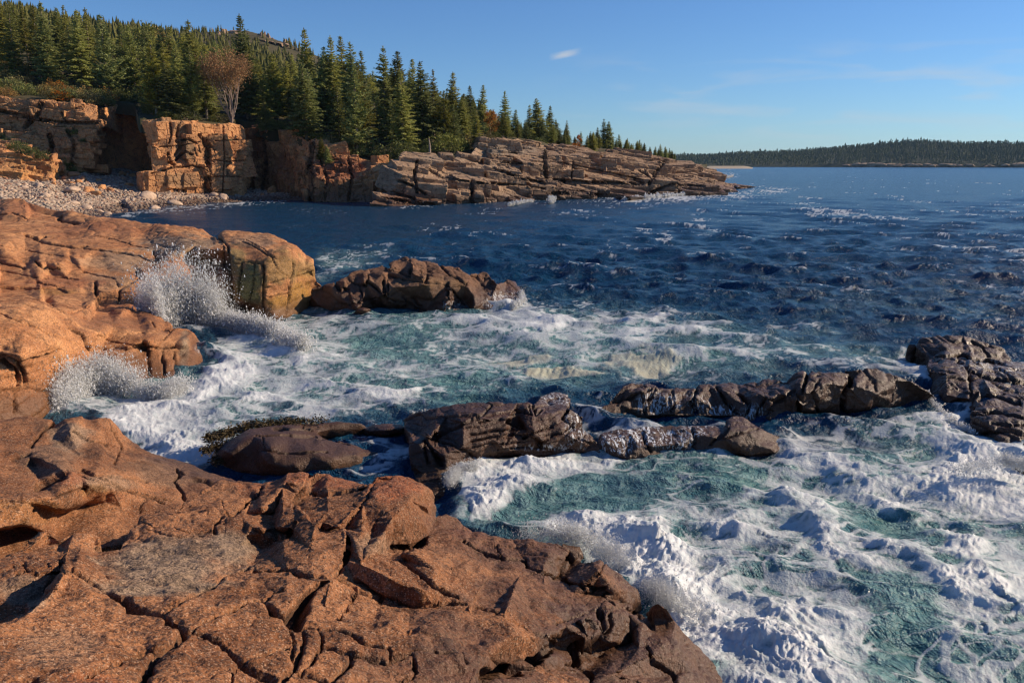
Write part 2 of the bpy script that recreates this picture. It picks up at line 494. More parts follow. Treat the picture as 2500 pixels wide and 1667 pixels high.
# ------------------------------------------------------------------ foreground ledge (traced from the place, heights in metres)
def build_foreground():
    out = [(-350,1420,3.0),(-200,1380,2.8),(0,1362,2.55),(30,1345,2.5),(70,1322,2.45),(108,1293,2.4),(125,1302,2.3),(145,1315,2.3),(180,1302,2.3),(220,1300,2.25),
        (240,1310,2.2),(244,1322,2.2),(232,1338,2.15),(290,1336,2.1),(312,1318,2.0),(318,1292,2.0),(345,1283,1.95),(342,1272,1.9),
        (352,1262,1.85),(400,1240,1.8),(450,1220,1.7),(500,1196,1.55),(548,1178,1.4),(600,1178,1.35),(637,1182,1.3),(660,1175,1.3),(690,1163,1.45),(703,1152,1.5),(735,1149,1.5),
        (757,1156,1.45),(762,1160,1.3),(768,1158,1.45),(800,1157,1.4),(835,1166,1.35),(872,1175,1.25),(885,1178,1.3),
        (905,1180,1.6),(920,1158,1.7),(965,1156,1.65),(1010,1168,1.55),(1045,1184,1.45),(1056,1200,1.35),
        (1052,1228,1.2),(1046,1255,1.1),(1062,1266,1.0),(1090,1260,.9),(1112,1272,.8),(1132,1285,.7),(1152,1302,.6),(1185,1303,.6),(1230,1318,.6),
        (1250,1321,.65),(1290,1322,.75),(1347,1334,.8),(1378,1339,.8),(1392,1347,.75),(1402,1353,.5),(1400,1368,.5),(1425,1370,.7),(1447,1367,.8),
        (1465,1362,.8),(1482,1371,.75),(1517,1402,.6),(1557,1445,.4),(1559,1465,.3),(1548,1490,.2),(1560,1496,.1),(1580,1507,.3),(1584,1490,.55),(1594,1476,.8),(1607,1472,.9),(1630,1487,.8),(1650,1515,.6),
        (1675,1545,.4),(1705,1577,.25),(1745,1615,.1),(1780,1660,0.),(1830,1720,0.),(1900,1850,0.2),(1700,1950,1.3),(1250,1950,2.6),(700,1950,3.5),(0,1950,4.3),(-600,1950,4.8),(-600,1600,4.0)]
    inn = [(0,1667,3.75),(200,1667,3.6),(390,1667,3.42),(560,1667,3.25),(700,1667,3.1),(850,1667,2.9),(1000,1667,2.65),(1150,1667,2.35),(1300,1667,1.75),(1450,1660,.95),(1600,1667,.8),(1700,1667,.4),
        # step beside the pale slab, upper left
        (155,1402,3.05),(112,1458,3.12),(68,1500,3.2),(0,1528,3.4),(147,1400,2.55),(102,1452,2.6),(58,1492,2.65),(-10,1514,2.75),(80,1403,2.72),(0,1410,2.75),(60,1470,2.7),(0,1470,2.75),
        (-200,1450,3.0),(-200,1560,3.6),(180,1395,2.95),(130,1385,2.72),(60,1345,2.45),(160,1345,2.4),(100,1370,2.6),(40,1395,2.75),
        (235,1300,2.22),(200,1325,2.3),(150,1330,2.22),(110,1325,2.25),
        # grey slab
        (290,1347,2.2),(335,1318,2.05),(400,1330,2.15),(480,1302,2.0),(550,1303,1.95),(598,1314,1.9),(590,1330,1.97),(600,1350,2.05),(600,1378,2.2),(560,1400,2.35),(480,1440,2.6),(395,1500,2.9),(300,1455,2.85),(270,1440,2.8),(400,1400,2.5),(300,1390,2.5),
        # shaded pit right of the slab
        (612,1322,1.72),(640,1335,1.68),(620,1372,1.98),(680,1323,1.68),(650,1350,1.86),
        # strip of rock behind it
        (535,1298,1.98),(548,1270,1.85),(560,1260,1.85),(590,1263,1.85),(612,1283,1.95),(640,1292,1.95),(700,1311,1.9),(690,1319,1.85),(640,1303,1.85),(600,1305,1.9),
        (600,1257,1.6),(640,1262,1.48),(678,1250,1.45),(672,1290,1.55),(700,1302,1.6),(640,1283,1.65),
        # upper blocks
        (430,1250,1.9),(360,1290,2.05),(470,1290,2.0),(520,1296,2.0),(570,1255,1.75),(620,1212,1.5),(600,1200,1.45),(520,1240,1.8),(545,1268,1.85),
        (630,1200,1.55),(690,1190,1.65),(720,1205,1.65),(715,1222,1.65),(640,1243,1.72),(590,1254,1.7),(755,1170,1.55),
        (760,1185,1.28),(740,1215,1.38),(722,1232,1.45),(762,1205,1.36),
        (800,1202,1.5),(752,1203,1.45),(850,1190,1.4),
        (680,1286,1.95),(690,1250,1.9),(720,1236,1.88),(800,1212,1.75),(880,1200,1.65),(885,1228,1.85),(800,1250,1.95),(830,1288,2.0),(780,1285,2.02),(720,1290,2.0),(705,1306,1.75),
        (900,1210,1.85),(960,1260,1.95),(1000,1220,1.8),(1045,1240,1.35),(1040,1282,1.3),(1005,1330,1.25),(962,1334,1.4),(912,1310,1.85),(842,1294,1.92),
        (985,1338,1.1),(1030,1324,1.08),(1050,1300,1.15),
        # middle blocks
        (770,1284,2.18),(826,1285,2.15),(842,1296,2.1),(843,1340,2.25),(840,1370,2.3),(816,1410,2.5),(770,1405,2.52),(700,1397,2.52),(622,1392,2.38),(692,1330,2.15),(760,1340,2.4),
        (849,1352,1.9),(856,1330,1.9),
        (866,1322,2.2),(885,1306,2.15),(932,1312,2.1),(1000,1352,2.05),(1060,1395,2.05),(1100,1425,2.0),(1150,1470,1.9),(1060,1478,2.0),(1000,1477,2.05),(932,1462,2.1),(872,1425,2.2),(822,1412,2.4),(880,1375,2.4),(950,1405,2.35),(1040,1445,2.2),
        (980,1362,1.85),(1030,1335,1.55),(1100,1345,1.3),(1150,1365,1.2),(1200,1392,1.15),(1270,1400,1.15),(1330,1422,1.05),(1400,1452,.9),(1480,1460,.75),(1300,1500,1.35),(1220,1480,1.55),(1160,1480,1.75),(1100,1400,1.7),
        (1230,1345,.95),(1140,1330,1.1),(1200,1365,1.1),(1285,1384,.95),
        (1352,1412,.78),(1330,1370,.95),(1385,1352,.75),(1368,1415,.55),(1378,1400,.6),(1430,1430,1.0),(1460,1400,1.05),(1500,1440,.85),(1540,1478,.4),(1400,1425,.85),(1440,1450,.7),
        # lit pyramid
        (1232,1495,1.95),(1332,1557,1.5),(1325,1600,1.45),(1252,1625,1.7),(1250,1550,2.1),(1150,1500,2.0),(1050,1520,2.35),(1000,1560,2.45),(1100,1600,2.4),(1180,1600,2.2),(1240,1640,1.6),(950,1520,2.5),(1000,1600,2.5),
        (1380,1530,1.15),(1340,1520,1.3),(1480,1500,.95),(1440,1560,1.0),(1480,1563,.85),(1470,1490,.9),(1530,1500,.75),(1560,1530,.7),
        (1350,1580,.9),(1405,1592,.75),(1480,1585,.55),(1540,1570,.45),(1420,1640,.75),(1500,1640,.95),(1560,1580,.75),(1600,1650,.6),(1580,1600,.8),(1600,1545,.55),(1595,1510,.6),(1640,1560,.6),(1660,1600,.55),(1690,1640,.4),(1330,1640,1.35),(1390,1620,1.1),(1300,1615,1.4),
        # lower field
        (450,1545,3.05),(450,1500,2.95),(560,1480,2.8),(640,1500,2.8),(700,1480,2.75),(610,1570,2.9),(740,1560,2.72),(800,1480,2.5),(900,1540,2.55),(860,1600,2.7),(930,1640,2.6),(330,1560,3.1),(150,1560,3.25),(300,1640,3.4),(530,1630,3.15),(480,1600,3.15),(130,1480,3.05),(250,1500,2.98)]
    ck = [  # long master crack
        ([(175,1392),(215,1415),(250,1440),(300,1460),(330,1482),(370,1500),(392,1505),(430,1530),(462,1545),(500,1552),(545,1580),(572,1600),(590,1612)], 0.022, 0.18),
        ([(300,1462),(322,1480),(345,1487)], 0.043, 0.24),
        ([(392,1503),(450,1468),(520,1430),(560,1405),(610,1385)], 0.011, 0.08),
        ([(462,1545),(500,1510),(560,1490),(610,1470),(640,1465),(690,1440)], 0.012, 0.10),
        ([(640,1467),(660,1490),(700,1502),(712,1500)], 0.025, 0.14),
        ([(712,1500),(740,1465),(762,1440),(778,1428),(805,1412)], 0.031, 0.24),
        ([(712,1508),(735,1515),(745,1490),(752,1465),(765,1440)], 0.043, 0.32),
        ([(620,1392),(700,1395),(760,1402),(812,1412),(870,1420),(930,1455),(1000,1475),(1080,1476),(1140,1478)], 0.014, 0.11),
        ([(850,1318),(846,1340),(848,1368),(830,1392),(812,1410)], 0.028, 0.24),
        ([(812,1412),(850,1430),(885,1445),(930,1460),(950,1475)], 0.012, 0.10),
        ([(872,1445),(848,1480),(830,1515)], 0.007, 0.06),
        ([(975,1364),(1010,1390),(1050,1420),(1080,1440),(1120,1460)], 0.019, 0.16),
        ([(712,1512),(712,1560),(715,1600)], 0.012, 0.08),
        ([(745,1520),(742,1560),(735,1590),(720,1620)], 0.015, 0.12),
        ([(590,1612),(650,1590),(700,1575),(735,1568)], 0.009, 0.07),
        ([(752,1525),(800,1535),(850,1545),(900,1570),(945,1585),(950,1600)], 0.015, 0.13),
        ([(780,1530),(785,1575),(800,1580),(865,1595),(940,1612)], 0.017, 0.16),
        ([(590,1612),(620,1635),(680,1665),(700,1700)], 0.025, 0.20),
        ([(735,1570),(720,1625),(700,1645),(690,1667)], 0.019, 0.16),
        ([(785,1580),(760,1610),(735,1640)], 0.012, 0.10),
        ([(735,1640),(780,1655),(810,1667)], 0.019, 0.16),
        ([(865,1598),(840,1630),(810,1665)], 0.019, 0.16),
        ([(940,1612),(1000,1600),(1020,1640),(970,1690)], 0.012, 0.11),
        ([(460,1548),(400,1570),(330,1600),(270,1625),(215,1640),(150,1655),(60,1665)], 0.010, 0.08),
        ([(445,1550),(415,1570),(380,1600),(360,1640),(345,1680)], 0.031, 0.22),
        ([(590,1615),(575,1640),(565,1670)], 0.012, 0.10),
        ([(0,1395),(35,1378),(60,1372),(90,1400),(130,1395),(165,1400)], 0.012, 0.08),
        ([(40,1405),(55,1390),(90,1385),(120,1375)], 0.007, 0.06),
        ([(520,1300),(522,1280),(545,1262)], 0.019, 0.16),
        ([(570,1256),(600,1230),(625,1212),(640,1190)], 0.022, 0.16),
        ([(345,1275),(380,1290),(420,1285),(470,1300),(520,1292)], 0.007, 0.06),
        ([(360,1295),(400,1305),(440,1310),(490,1308)], 0.007, 0.05),
        ([(430,1250),(470,1210),(530,1195)], 0.007, 0.05),
        ([(540,1220),(545,1240),(560,1258)], 0.007, 0.06),
        ([(758,1160),(745,1190),(722,1222),(718,1240)], 0.037, 0.28),
        ([(755,1205),(800,1207),(870,1195),(895,1185)], 0.019, 0.14),
        ([(910,1180),(900,1205),(890,1225),(860,1262),(845,1290)], 0.015, 0.13),
        ([(960,1240),(930,1260),(912,1290),(912,1312)], 0.007, 0.06),
        ([(845,1290),(870,1285),(890,1270)], 0.012, 0.10),
        ([(960,1335),(1000,1335),(1030,1325),(1040,1318)], 0.031, 0.20),
        ([(700,1310),(720,1290),(700,1300)], 0.019, 0.12),
        ([(1130,1320),(1160,1340),(1190,1355),(1230,1365),(1260,1365),(1285,1370)], 0.019, 0.16),
        ([(1215,1330),(1220,1350),(1225,1362)], 0.009, 0.08),
        ([(1285,1365),(1290,1385),(1350,1410),(1360,1412)], 0.019, 0.16),
        ([(1395,1352),(1380,1385),(1362,1412)], 0.019, 0.20),
        ([(1362,1412),(1420,1428),(1460,1438),(1490,1450)], 0.019, 0.16),
        ([(1480,1372),(1465,1395),(1440,1415),(1425,1430)], 0.012, 0.10),
        ([(1440,1440),(1480,1430),(1470,1455),(1540,1490),(1580,1515)], 0.012, 0.10),
        ([(1460,1487),(1475,1510),(1480,1540),(1480,1560)], 0.031, 0.24),
        ([(1480,1560),(1420,1575),(1400,1585),(1410,1620)], 0.043, 0.28),
        ([(1490,1495),(1500,1520),(1490,1540)], 0.019, 0.16),
        ([(1160,1480),(1230,1500),(1290,1535),(1350,1570)], 0.012, 0.08),
        ([(1350,1570),(1330,1600),(1260,1635),(1200,1640),(1180,1667)], 0.037, 0.24),
        ([(1360,1520),(1420,1500),(1470,1485),(1530,1480),(1560,1500)], 0.009, 0.06),
        ([(1310,1545),(1360,1560),(1400,1545),(1450,1530)], 0.009, 0.06),
        ([(950,1600),(1040,1590),(1130,1590),(1140,1620)], 0.009, 0.06),
        ([(1580,1575),(1600,1620),(1640,1640),(1660,1680)], 0.025, 0.20),
        ([(1390,1620),(1440,1650),(1450,1680)], 0.025, 0.16),
        ([(1290,1555),(1305,1570)], 0.007, 0.06)]
    paint = {'gray': [(400,1390,170,70,.75),(560,1340,90,50,.7),(60,1450,60,50,.5),(480,1340,120,40,.6),(900,1330,60,30,.4),(150,1580,90,50,.25)],
             'red': [(960,1180,80,35,.8),(700,1160,60,25,.7),(820,1175,60,22,.8),(620,1190,60,25,.4),(210,1660,80,20,.5),(1150,1300,60,15,.4)]}
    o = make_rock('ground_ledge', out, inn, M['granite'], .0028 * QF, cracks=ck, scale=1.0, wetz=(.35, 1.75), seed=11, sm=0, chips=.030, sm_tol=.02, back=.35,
                  paint=paint, drop=-1.2, wetextra=[(1450,1560,190,120,.95),(1600,1560,110,90,1),(1250,1350,180,50,.5),(1100,1560,130,80,.6),(1300,1450,200,60,.55),(1000,1640,160,50,.45),(1200,1650,200,60,.7)])
    tag(o, kind='structure')

    # upper left ledge with the overhanging lip
    out = [(-350,1010,2.6),(-150,1012,2.3),(0,1018,2.0),(40,1012,2.0),(100,1013,1.95),(132,1016,1.85),(140,1025,1.7),(150,1018,1.75),(180,1011,1.75),(205,1012,1.7),(217,1019,1.6),(240,1017,1.6),(262,1011,1.6),(272,1016,1.5),
        (285,1035,1.2),(300,1055,.95),(320,1075,.7),(345,1088,.6),(365,1100,.55),(420,1113,.45),(470,1130,.35),(510,1150,.3),(540,1158,.3),(580,1170,.3),(640,1190,.3),(700,1230,.4),
        (640,1260,.6),(520,1300,.9),(400,1310,1.1),(300,1330,1.2),(200,1340,1.3),(100,1360,1.4),(0,1400,1.6),(-350,1450,2.0)]
    inn = [(115,1035,1.9),(80,1090,1.9),(0,1100,2.05),(130,1050,1.75),(175,1045,2.0),(178,1068,1.85),(140,1075,1.75),(200,1120,1.65),(250,1130,1.6),(255,1135,1.6),(240,1060,1.5),(275,1060,1.2),(275,1085,.95),(300,1100,.8),
        (200,1060,1.65),(0,1180,2.2),(80,1110,2.05),(80,1135,1.85),(50,1140,1.95),(165,1152,2.15),(200,1175,1.95),(90,1193,2.1),(100,1190,1.98),(260,1182,1.75),(250,1205,1.6),(213,1222,1.5),(208,1205,1.7),(350,1150,1.0),(420,1190,.75),(450,1215,.65),(500,1190,.55),(350,1210,.95),
        (0,1222,2.35),(60,1222,2.3),(140,1213,2.15),(210,1186,1.95),(262,1180,1.7),(235,1200,1.6),
        (-350,1222,2.8),(-350,1300,2.5),(0,1292,2.12),(60,1276,2.05),(150,1244,1.85),(205,1222,1.65),
        (0,1298,1.55),(60,1284,1.5),(150,1252,1.35),(208,1232,1.25),(260,1225,1.25),(300,1242,1.1),(345,1262,.95),(0,1340,1.5),(130,1310,1.3),(260,1270,1.2),(280,1300,1.15),(150,1300,1.3),(550,1230,.5),(450,1250,.75)]
    ck = [([(75,1090),(100,1060),(130,1035),(140,1022)], .03, .18),([(180,1052),(215,1078),(255,1082),(275,1088)], .015, .1),
        ([(430,1145),(440,1160),(428,1172),(435,1188),(447,1200),(450,1215)], .025, .25),([(440,1150),(448,1158)], .015, .08),
        ([(200,1148),(240,1160),(270,1175),(320,1200),(400,1225)], .018, .1),([(190,1155),(230,1172),(280,1190),(330,1202),(420,1220)], .014, .07),([(240,1155),(300,1165),(360,1175)], .012, .06),
        ([(0,1223),(60,1222),(140,1214),(210,1188)], .015, .1),([(90,1192),(130,1170),(162,1152)], .05, .18),([(30,1120),(68,1107)], .03, .12),
        ([(80,1262),(88,1240)], .012,.07),([(470,1172),(500,1172),(520,1180)], .05, .12),([(280,1130),(300,1090),(275,1050)], .02,.08),([(340,1250),(345,1225),(380,1210)], .015,.08)]
    paint = {'gray': [(170,1065,60,40,.6),(420,1150,130,40,.3),(120,1120,70,40,.3),(260,1180,90,20,.45)], 'red': [(170,1170,40,18,.5),(250,1215,60,14,.5),(60,1255,90,20,.2)],
             'dark': [(225,1100,35,20,.35),(330,1140,90,14,.3),(100,1050,20,40,.35)], 'ochre': [(60,1250,110,28,.25),(230,1205,40,22,.3)]}
    o = make_rock('ground_shoulder', out, inn, M['granite'], .003 * QF, cracks=ck, scale=.9, wetz=(.25, 1.0), seed=23, sm=1, chips=.012, sm_tol=.025, back=.5, rough=.7, paint=paint, drop=-1.2)
    tag(o, kind='structure')
def Y(x, y, d): return (x, y, None, d)

def build_shelf():
    # wide orange shelf left of the bay
    out = [Y(-420,455,70),Y(-200,462,64),Y(-80,476,60),Y(0,485,58),Y(18,481,57),Y(40,480,56),Y(60,484,55),Y(80,491,54),Y(125,502,53),Y(160,511,52),Y(220,522,51),Y(262,527,50),Y(320,535,49),Y(375,543,48),Y(462,552,46.5),Y(503,562,45.5),
        Y(522,576,44.5),Y(530,572,44),Y(527,563,44.3),Y(540,557,44.5),Y(588,560,44),Y(620,565,43.5),Y(662,567,43),Y(695,580,42),Y(723,592,41),Y(745,612,40.3),Y(766,624,39.6),Y(770,637,39.3),Y(764,653,39.2),
        Y(752,662,39.4),Y(772,668,39.6),Y(776,682,39.6),Y(792,691,39.8),Y(762,700,39.6),Y(758,750,39.2),(700,772,-.05),(672,779,-.05),(642,779,-.05),(630,768,0),(600,755,.1),(565,742,.2),
        Y(520,745,36.3),Y(485,745,36),Y(440,752,35.3),Y(400,758,34.6),Y(360,760,33.8),Y(330,756,32.2),(352,760,1.15),(385,762,1.1),(402,770,1.0),(402,782,1.0),(418,790,1.0),(424,800,.98),(445,797,.9),(470,806,.85),(480,820,.5),(487,832,.2),(515,858,0.05),(550,893,-.1),(520,900,-.1),(480,905,-.1),
        (437,926,-.1),(400,928,-.1),(362,930,-.1),(320,945,-.1),(275,955,-.1),(245,940,-.05),(207,930,-.05),(178,945,-.1),(162,968,-.1),(140,992,-.1),(143,1010,-.1),(100,1035,-.1),(0,1060,0),(-200,1080,.2),(-420,1100,.4)]
    inn = [Y(-200,520,52),Y(0,522,50),Y(66,534,49),Y(0,548,46.5),Y(66,541,48.5),Y(0,543,49),Y(80,520,52.5),Y(140,535,50.5),Y(138,530,52),Y(200,548,48),Y(270,560,46),Y(350,575,45),
        Y(62,573,43),Y(100,583,42.3),Y(130,592,41.5),Y(170,600,41),Y(186,603,40.6),Y(100,590,41.3),Y(0,575,42),Y(0,600,38),Y(165,625,37.5),Y(186,632,36.9),Y(168,640,36.9),Y(140,652,35.5),Y(110,640,36.4),Y(95,650,35.3),Y(168,626,38.0),Y(180,640,37.2),
        Y(230,572,44),Y(240,605,40.5),Y(320,612,40.5),Y(350,600,42),Y(365,590,43),Y(360,577,44.5),Y(330,640,38.2),Y(290,650,37.2),Y(380,635,39),Y(372,650,37.7),Y(340,668,36.8),Y(290,690,35.2),Y(270,680,35.6),Y(276,695,35),
        Y(440,580,42),Y(480,600,39.6),Y(445,614,38.6),Y(482,609,38.5),Y(520,608,38.2),Y(548,611,38.0),Y(455,625,39.9),Y(480,640,40.2),Y(520,644,39.8),Y(548,645,39),Y(425,625,38.4),Y(440,640,38.2),Y(462,655,37.9),Y(500,653,37.8),Y(540,654,37.7),
        Y(500,700,37.3),Y(540,700,37.2),Y(560,620,37.6),Y(560,655,37.4),Y(572,640,37.2),Y(572,700,36.7),Y(575,735,36.5),
        Y(600,590,40),Y(640,610,38.5),Y(600,636,37.3),Y(640,640,36.9),Y(648,662,36.6),Y(640,700,36.5),Y(636,745,36.5),Y(600,690,36.7),Y(600,740,36.6),
        Y(668,622,37.4),Y(700,620,37.7),Y(725,640,38.2),Y(745,655,38.8),Y(720,665,38.2),Y(700,600,39.5),Y(675,670,37),Y(672,740,36.8),Y(705,715,37.6),Y(740,690,38.9),Y(705,680,37.7),Y(702,760,37.7),
        # lower lip left of the splash
        Y(290,707,34.6),Y(318,690,35.2),Y(350,670,35.9),Y(390,655,36.7),Y(430,650,37.2),Y(470,652,37.6),Y(386,664,36.5),Y(362,690,35.6),Y(324,710,34.6),Y(320,735,34.2),Y(292,740,34.0),Y(248,741,33.8),Y(246,712,34.0),Y(236,700,34.2),Y(380,700,35.6),Y(400,740,35.2),Y(440,700,36.4),
        Y(200,690,34.9),Y(210,725,33.2),Y(190,680,35.3),Y(170,683,35.2),Y(100,690,34),Y(0,700,33),Y(0,690,34.5),Y(0,665,35.5),Y(0,722,31.6),Y(60,718,31.8),Y(130,718,32),Y(200,728,32.3),Y(110,735,31.2),
        Y(0,650,36),Y(60,655,36),Y(120,668,35.8),Y(60,680,34.8),Y(200,665,36.2),
        (222,745,2.05),(200,762,2.0),(140,760,2.3),(100,738,2.35),(60,740,2.6),(0,750,2.75),(115,758,2.5),(50,760,2.7),(178,785,2.0),(168,800,1.95),(225,818,1.6),(215,790,1.65),(200,780,1.75),(230,830,1.35),(236,850,1.15),(214,862,1.0),(218,850,1.25),
        (300,760,1.5),(280,790,1.45),(370,790,1.25),(350,830,1.1),(420,812,1.0),(365,840,1.0),(400,826,.95),(445,815,.85),(450,840,.75),(430,848,.6),(360,848,.7),(465,812,.8),(462,850,.5),(450,885,.2),(435,855,.45),(437,900,.15),(362,865,.55),(365,905,.15),(305,880,.6),(300,860,.85),(250,840,1.0),(240,870,.85),(260,900,.5),(300,915,.2),
        (210,880,.85),(160,850,1.6),(150,830,1.9),(60,800,2.4),(0,800,2.5),(0,860,2.0),(40,880,1.8),(50,870,1.95),(100,865,1.8),(150,852,1.65),(110,870,1.55),(200,850,1.3),(215,900,.5),(180,940,.25),(100,945,.8),(50,950,.9),(0,950,1.05),(30,900,1.5),(45,930,1.1),(150,930,.6),(60,905,1.4),
        (0,1010,.5),(30,1000,.5),(100,1000,.3),(130,990,.2),(-200,900,2.0),(-200,750,3.2),(-200,1010,.8)]
    ck = [([(0,525),(30,520),(60,530),(66,536)], .04, .15),([(150,528),(140,535),(160,542),(190,546)], .06, .35),([(60,573),(100,590),(140,598),(180,604),(210,602)], .05, .3),([(65,575),(95,582),(110,578)], .05, .3),
        ([(180,604),(240,610),(300,618),(340,625),(372,640)], .03, .18),([(0,598),(60,610),(120,622),(165,625)], .02, .1),([(230,575),(280,585),(330,600),(360,605)], .025, .12),([(372,612),(380,628),(400,635),(420,632)], .03, .18),
        ([(85,637),(105,652),(130,655),(145,653)], .05, .3),([(0,640),(30,648),(60,655)], .04, .2),([(290,707),(320,690),(360,668),(400,655),(420,652)], .03, .22),([(292,705),(288,740)], .05, .25),([(232,690),(236,720),(245,740)], .07, .4),
        ([(200,663),(240,672),(280,680),(290,700)], .025, .14),([(0,660),(60,672),(100,680),(150,676),(190,682)], .02, .12),([(90,690),(130,695),(155,702)], .03, .15),
        ([(0,700),(70,705),(140,702),(160,712)], .04, .2),([(525,575),(540,585),(555,600),(560,640),(562,700),(566,735)], .04, .28),([(545,600),(548,650),(550,720)], .03, .15),([(590,640),(582,700),(580,730)], .04, .2),
        ([(572,645),(610,640),(640,642)], .03, .15),([(640,645),(645,680),(643,740),(640,770)], .05, .3),([(590,590),(620,600),(650,620),(668,628)], .03, .15),([(600,585),(640,605),(672,632)], .02, .1),
        ([(664,630),(680,660),(705,678)], .02, .12),([(718,645),(715,670),(712,680),(706,720),(700,760)], .035, .22),([(650,705),(665,690),(705,680),(740,672),(765,660)], .02, .12),([(640,735),(670,722),(705,715),(760,690)], .025, .15),
        ([(620,640),(618,700),(605,745)], .03, .15),([(505,652),(508,700)], .025, .12),([(530,655),(528,700)], .025, .12),
        ([(0,765),(60,790),(110,810),(150,825)], .02, .1),([(170,800),(200,815),(215,845),(218,855)], .03, .25),([(115,815),(160,828),(215,850)], .015, .08),([(0,865),(45,885),(110,870),(150,852)], .03, .22),
        ([(0,875),(40,905),(45,930),(42,950)], .04, .22),([(40,885),(60,915),(62,940)], .03, .18),([(0,952),(60,946),(110,953),(160,945)], .025, .18),([(35,950),(38,980),(36,1005)], .03, .18),
        ([(240,820),(280,835),(340,845),(360,842),(400,828),(420,805)], .02, .14),([(235,850),(300,850),(350,850),(430,848)], .03, .16),([(305,850),(304,905)], .02, .1),([(362,850),(365,915)], .03, .18),([(395,855),(400,915)], .035, .2),([(425,860),(430,910)], .025, .15),
        ([(230,865),(270,875),(290,900)], .03, .15),([(370,785),(380,800),(415,808),(424,800)], .03, .15),([(140,760),(180,765),(222,745)], .012, .08),([(290,830),(310,815),(350,812)], .012, .07)]
    paint = {'gray': [(440,600,110,30,.75),(300,640,80,30,.6),(620,590,60,20,.5),(300,690,40,20,.5),(250,690,50,25,.4),(450,860,16,60,.9),(210,640,40,14,.4)],
             'green': [(610,690,42,60,.95),(575,640,30,50,.7),(690,650,50,45,.5),(740,655,40,20,.45)],
             'ochre': [(690,745,40,34,.95),(735,715,30,34,.95),(578,715,16,36,.7),(745,672,30,14,.5),(135,712,60,10,.5)],
             'red': [(240,560,160,30,.35),(60,510,80,20,.5),(150,690,100,18,.65),(260,770,120,40,.35),(370,720,40,30,.7),(300,560,90,26,.4)],
             'dark': [(600,600,30,10,.5),(640,620,40,8,.4),(400,660,40,7,.5),(555,640,12,60,.6),(640,690,7,60,.6),(600,745,40,14,.6),(460,595,60,8,.2)]}
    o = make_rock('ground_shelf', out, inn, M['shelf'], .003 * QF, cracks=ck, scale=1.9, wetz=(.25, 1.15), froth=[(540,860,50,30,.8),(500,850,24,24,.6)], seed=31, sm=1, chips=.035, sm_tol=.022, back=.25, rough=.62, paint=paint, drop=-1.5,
                  wetextra=[(300,790,140,26,.5),(420,820,70,14,.5),(60,1010,110,22,.9),(400,700,40,30,.5),(520,690,60,50,.7),(130,720,150,14,.25)], inset=.4, wig=2.5,
                  strata=(.55, .05, .10, -.05))
    tag(o, kind='structure')

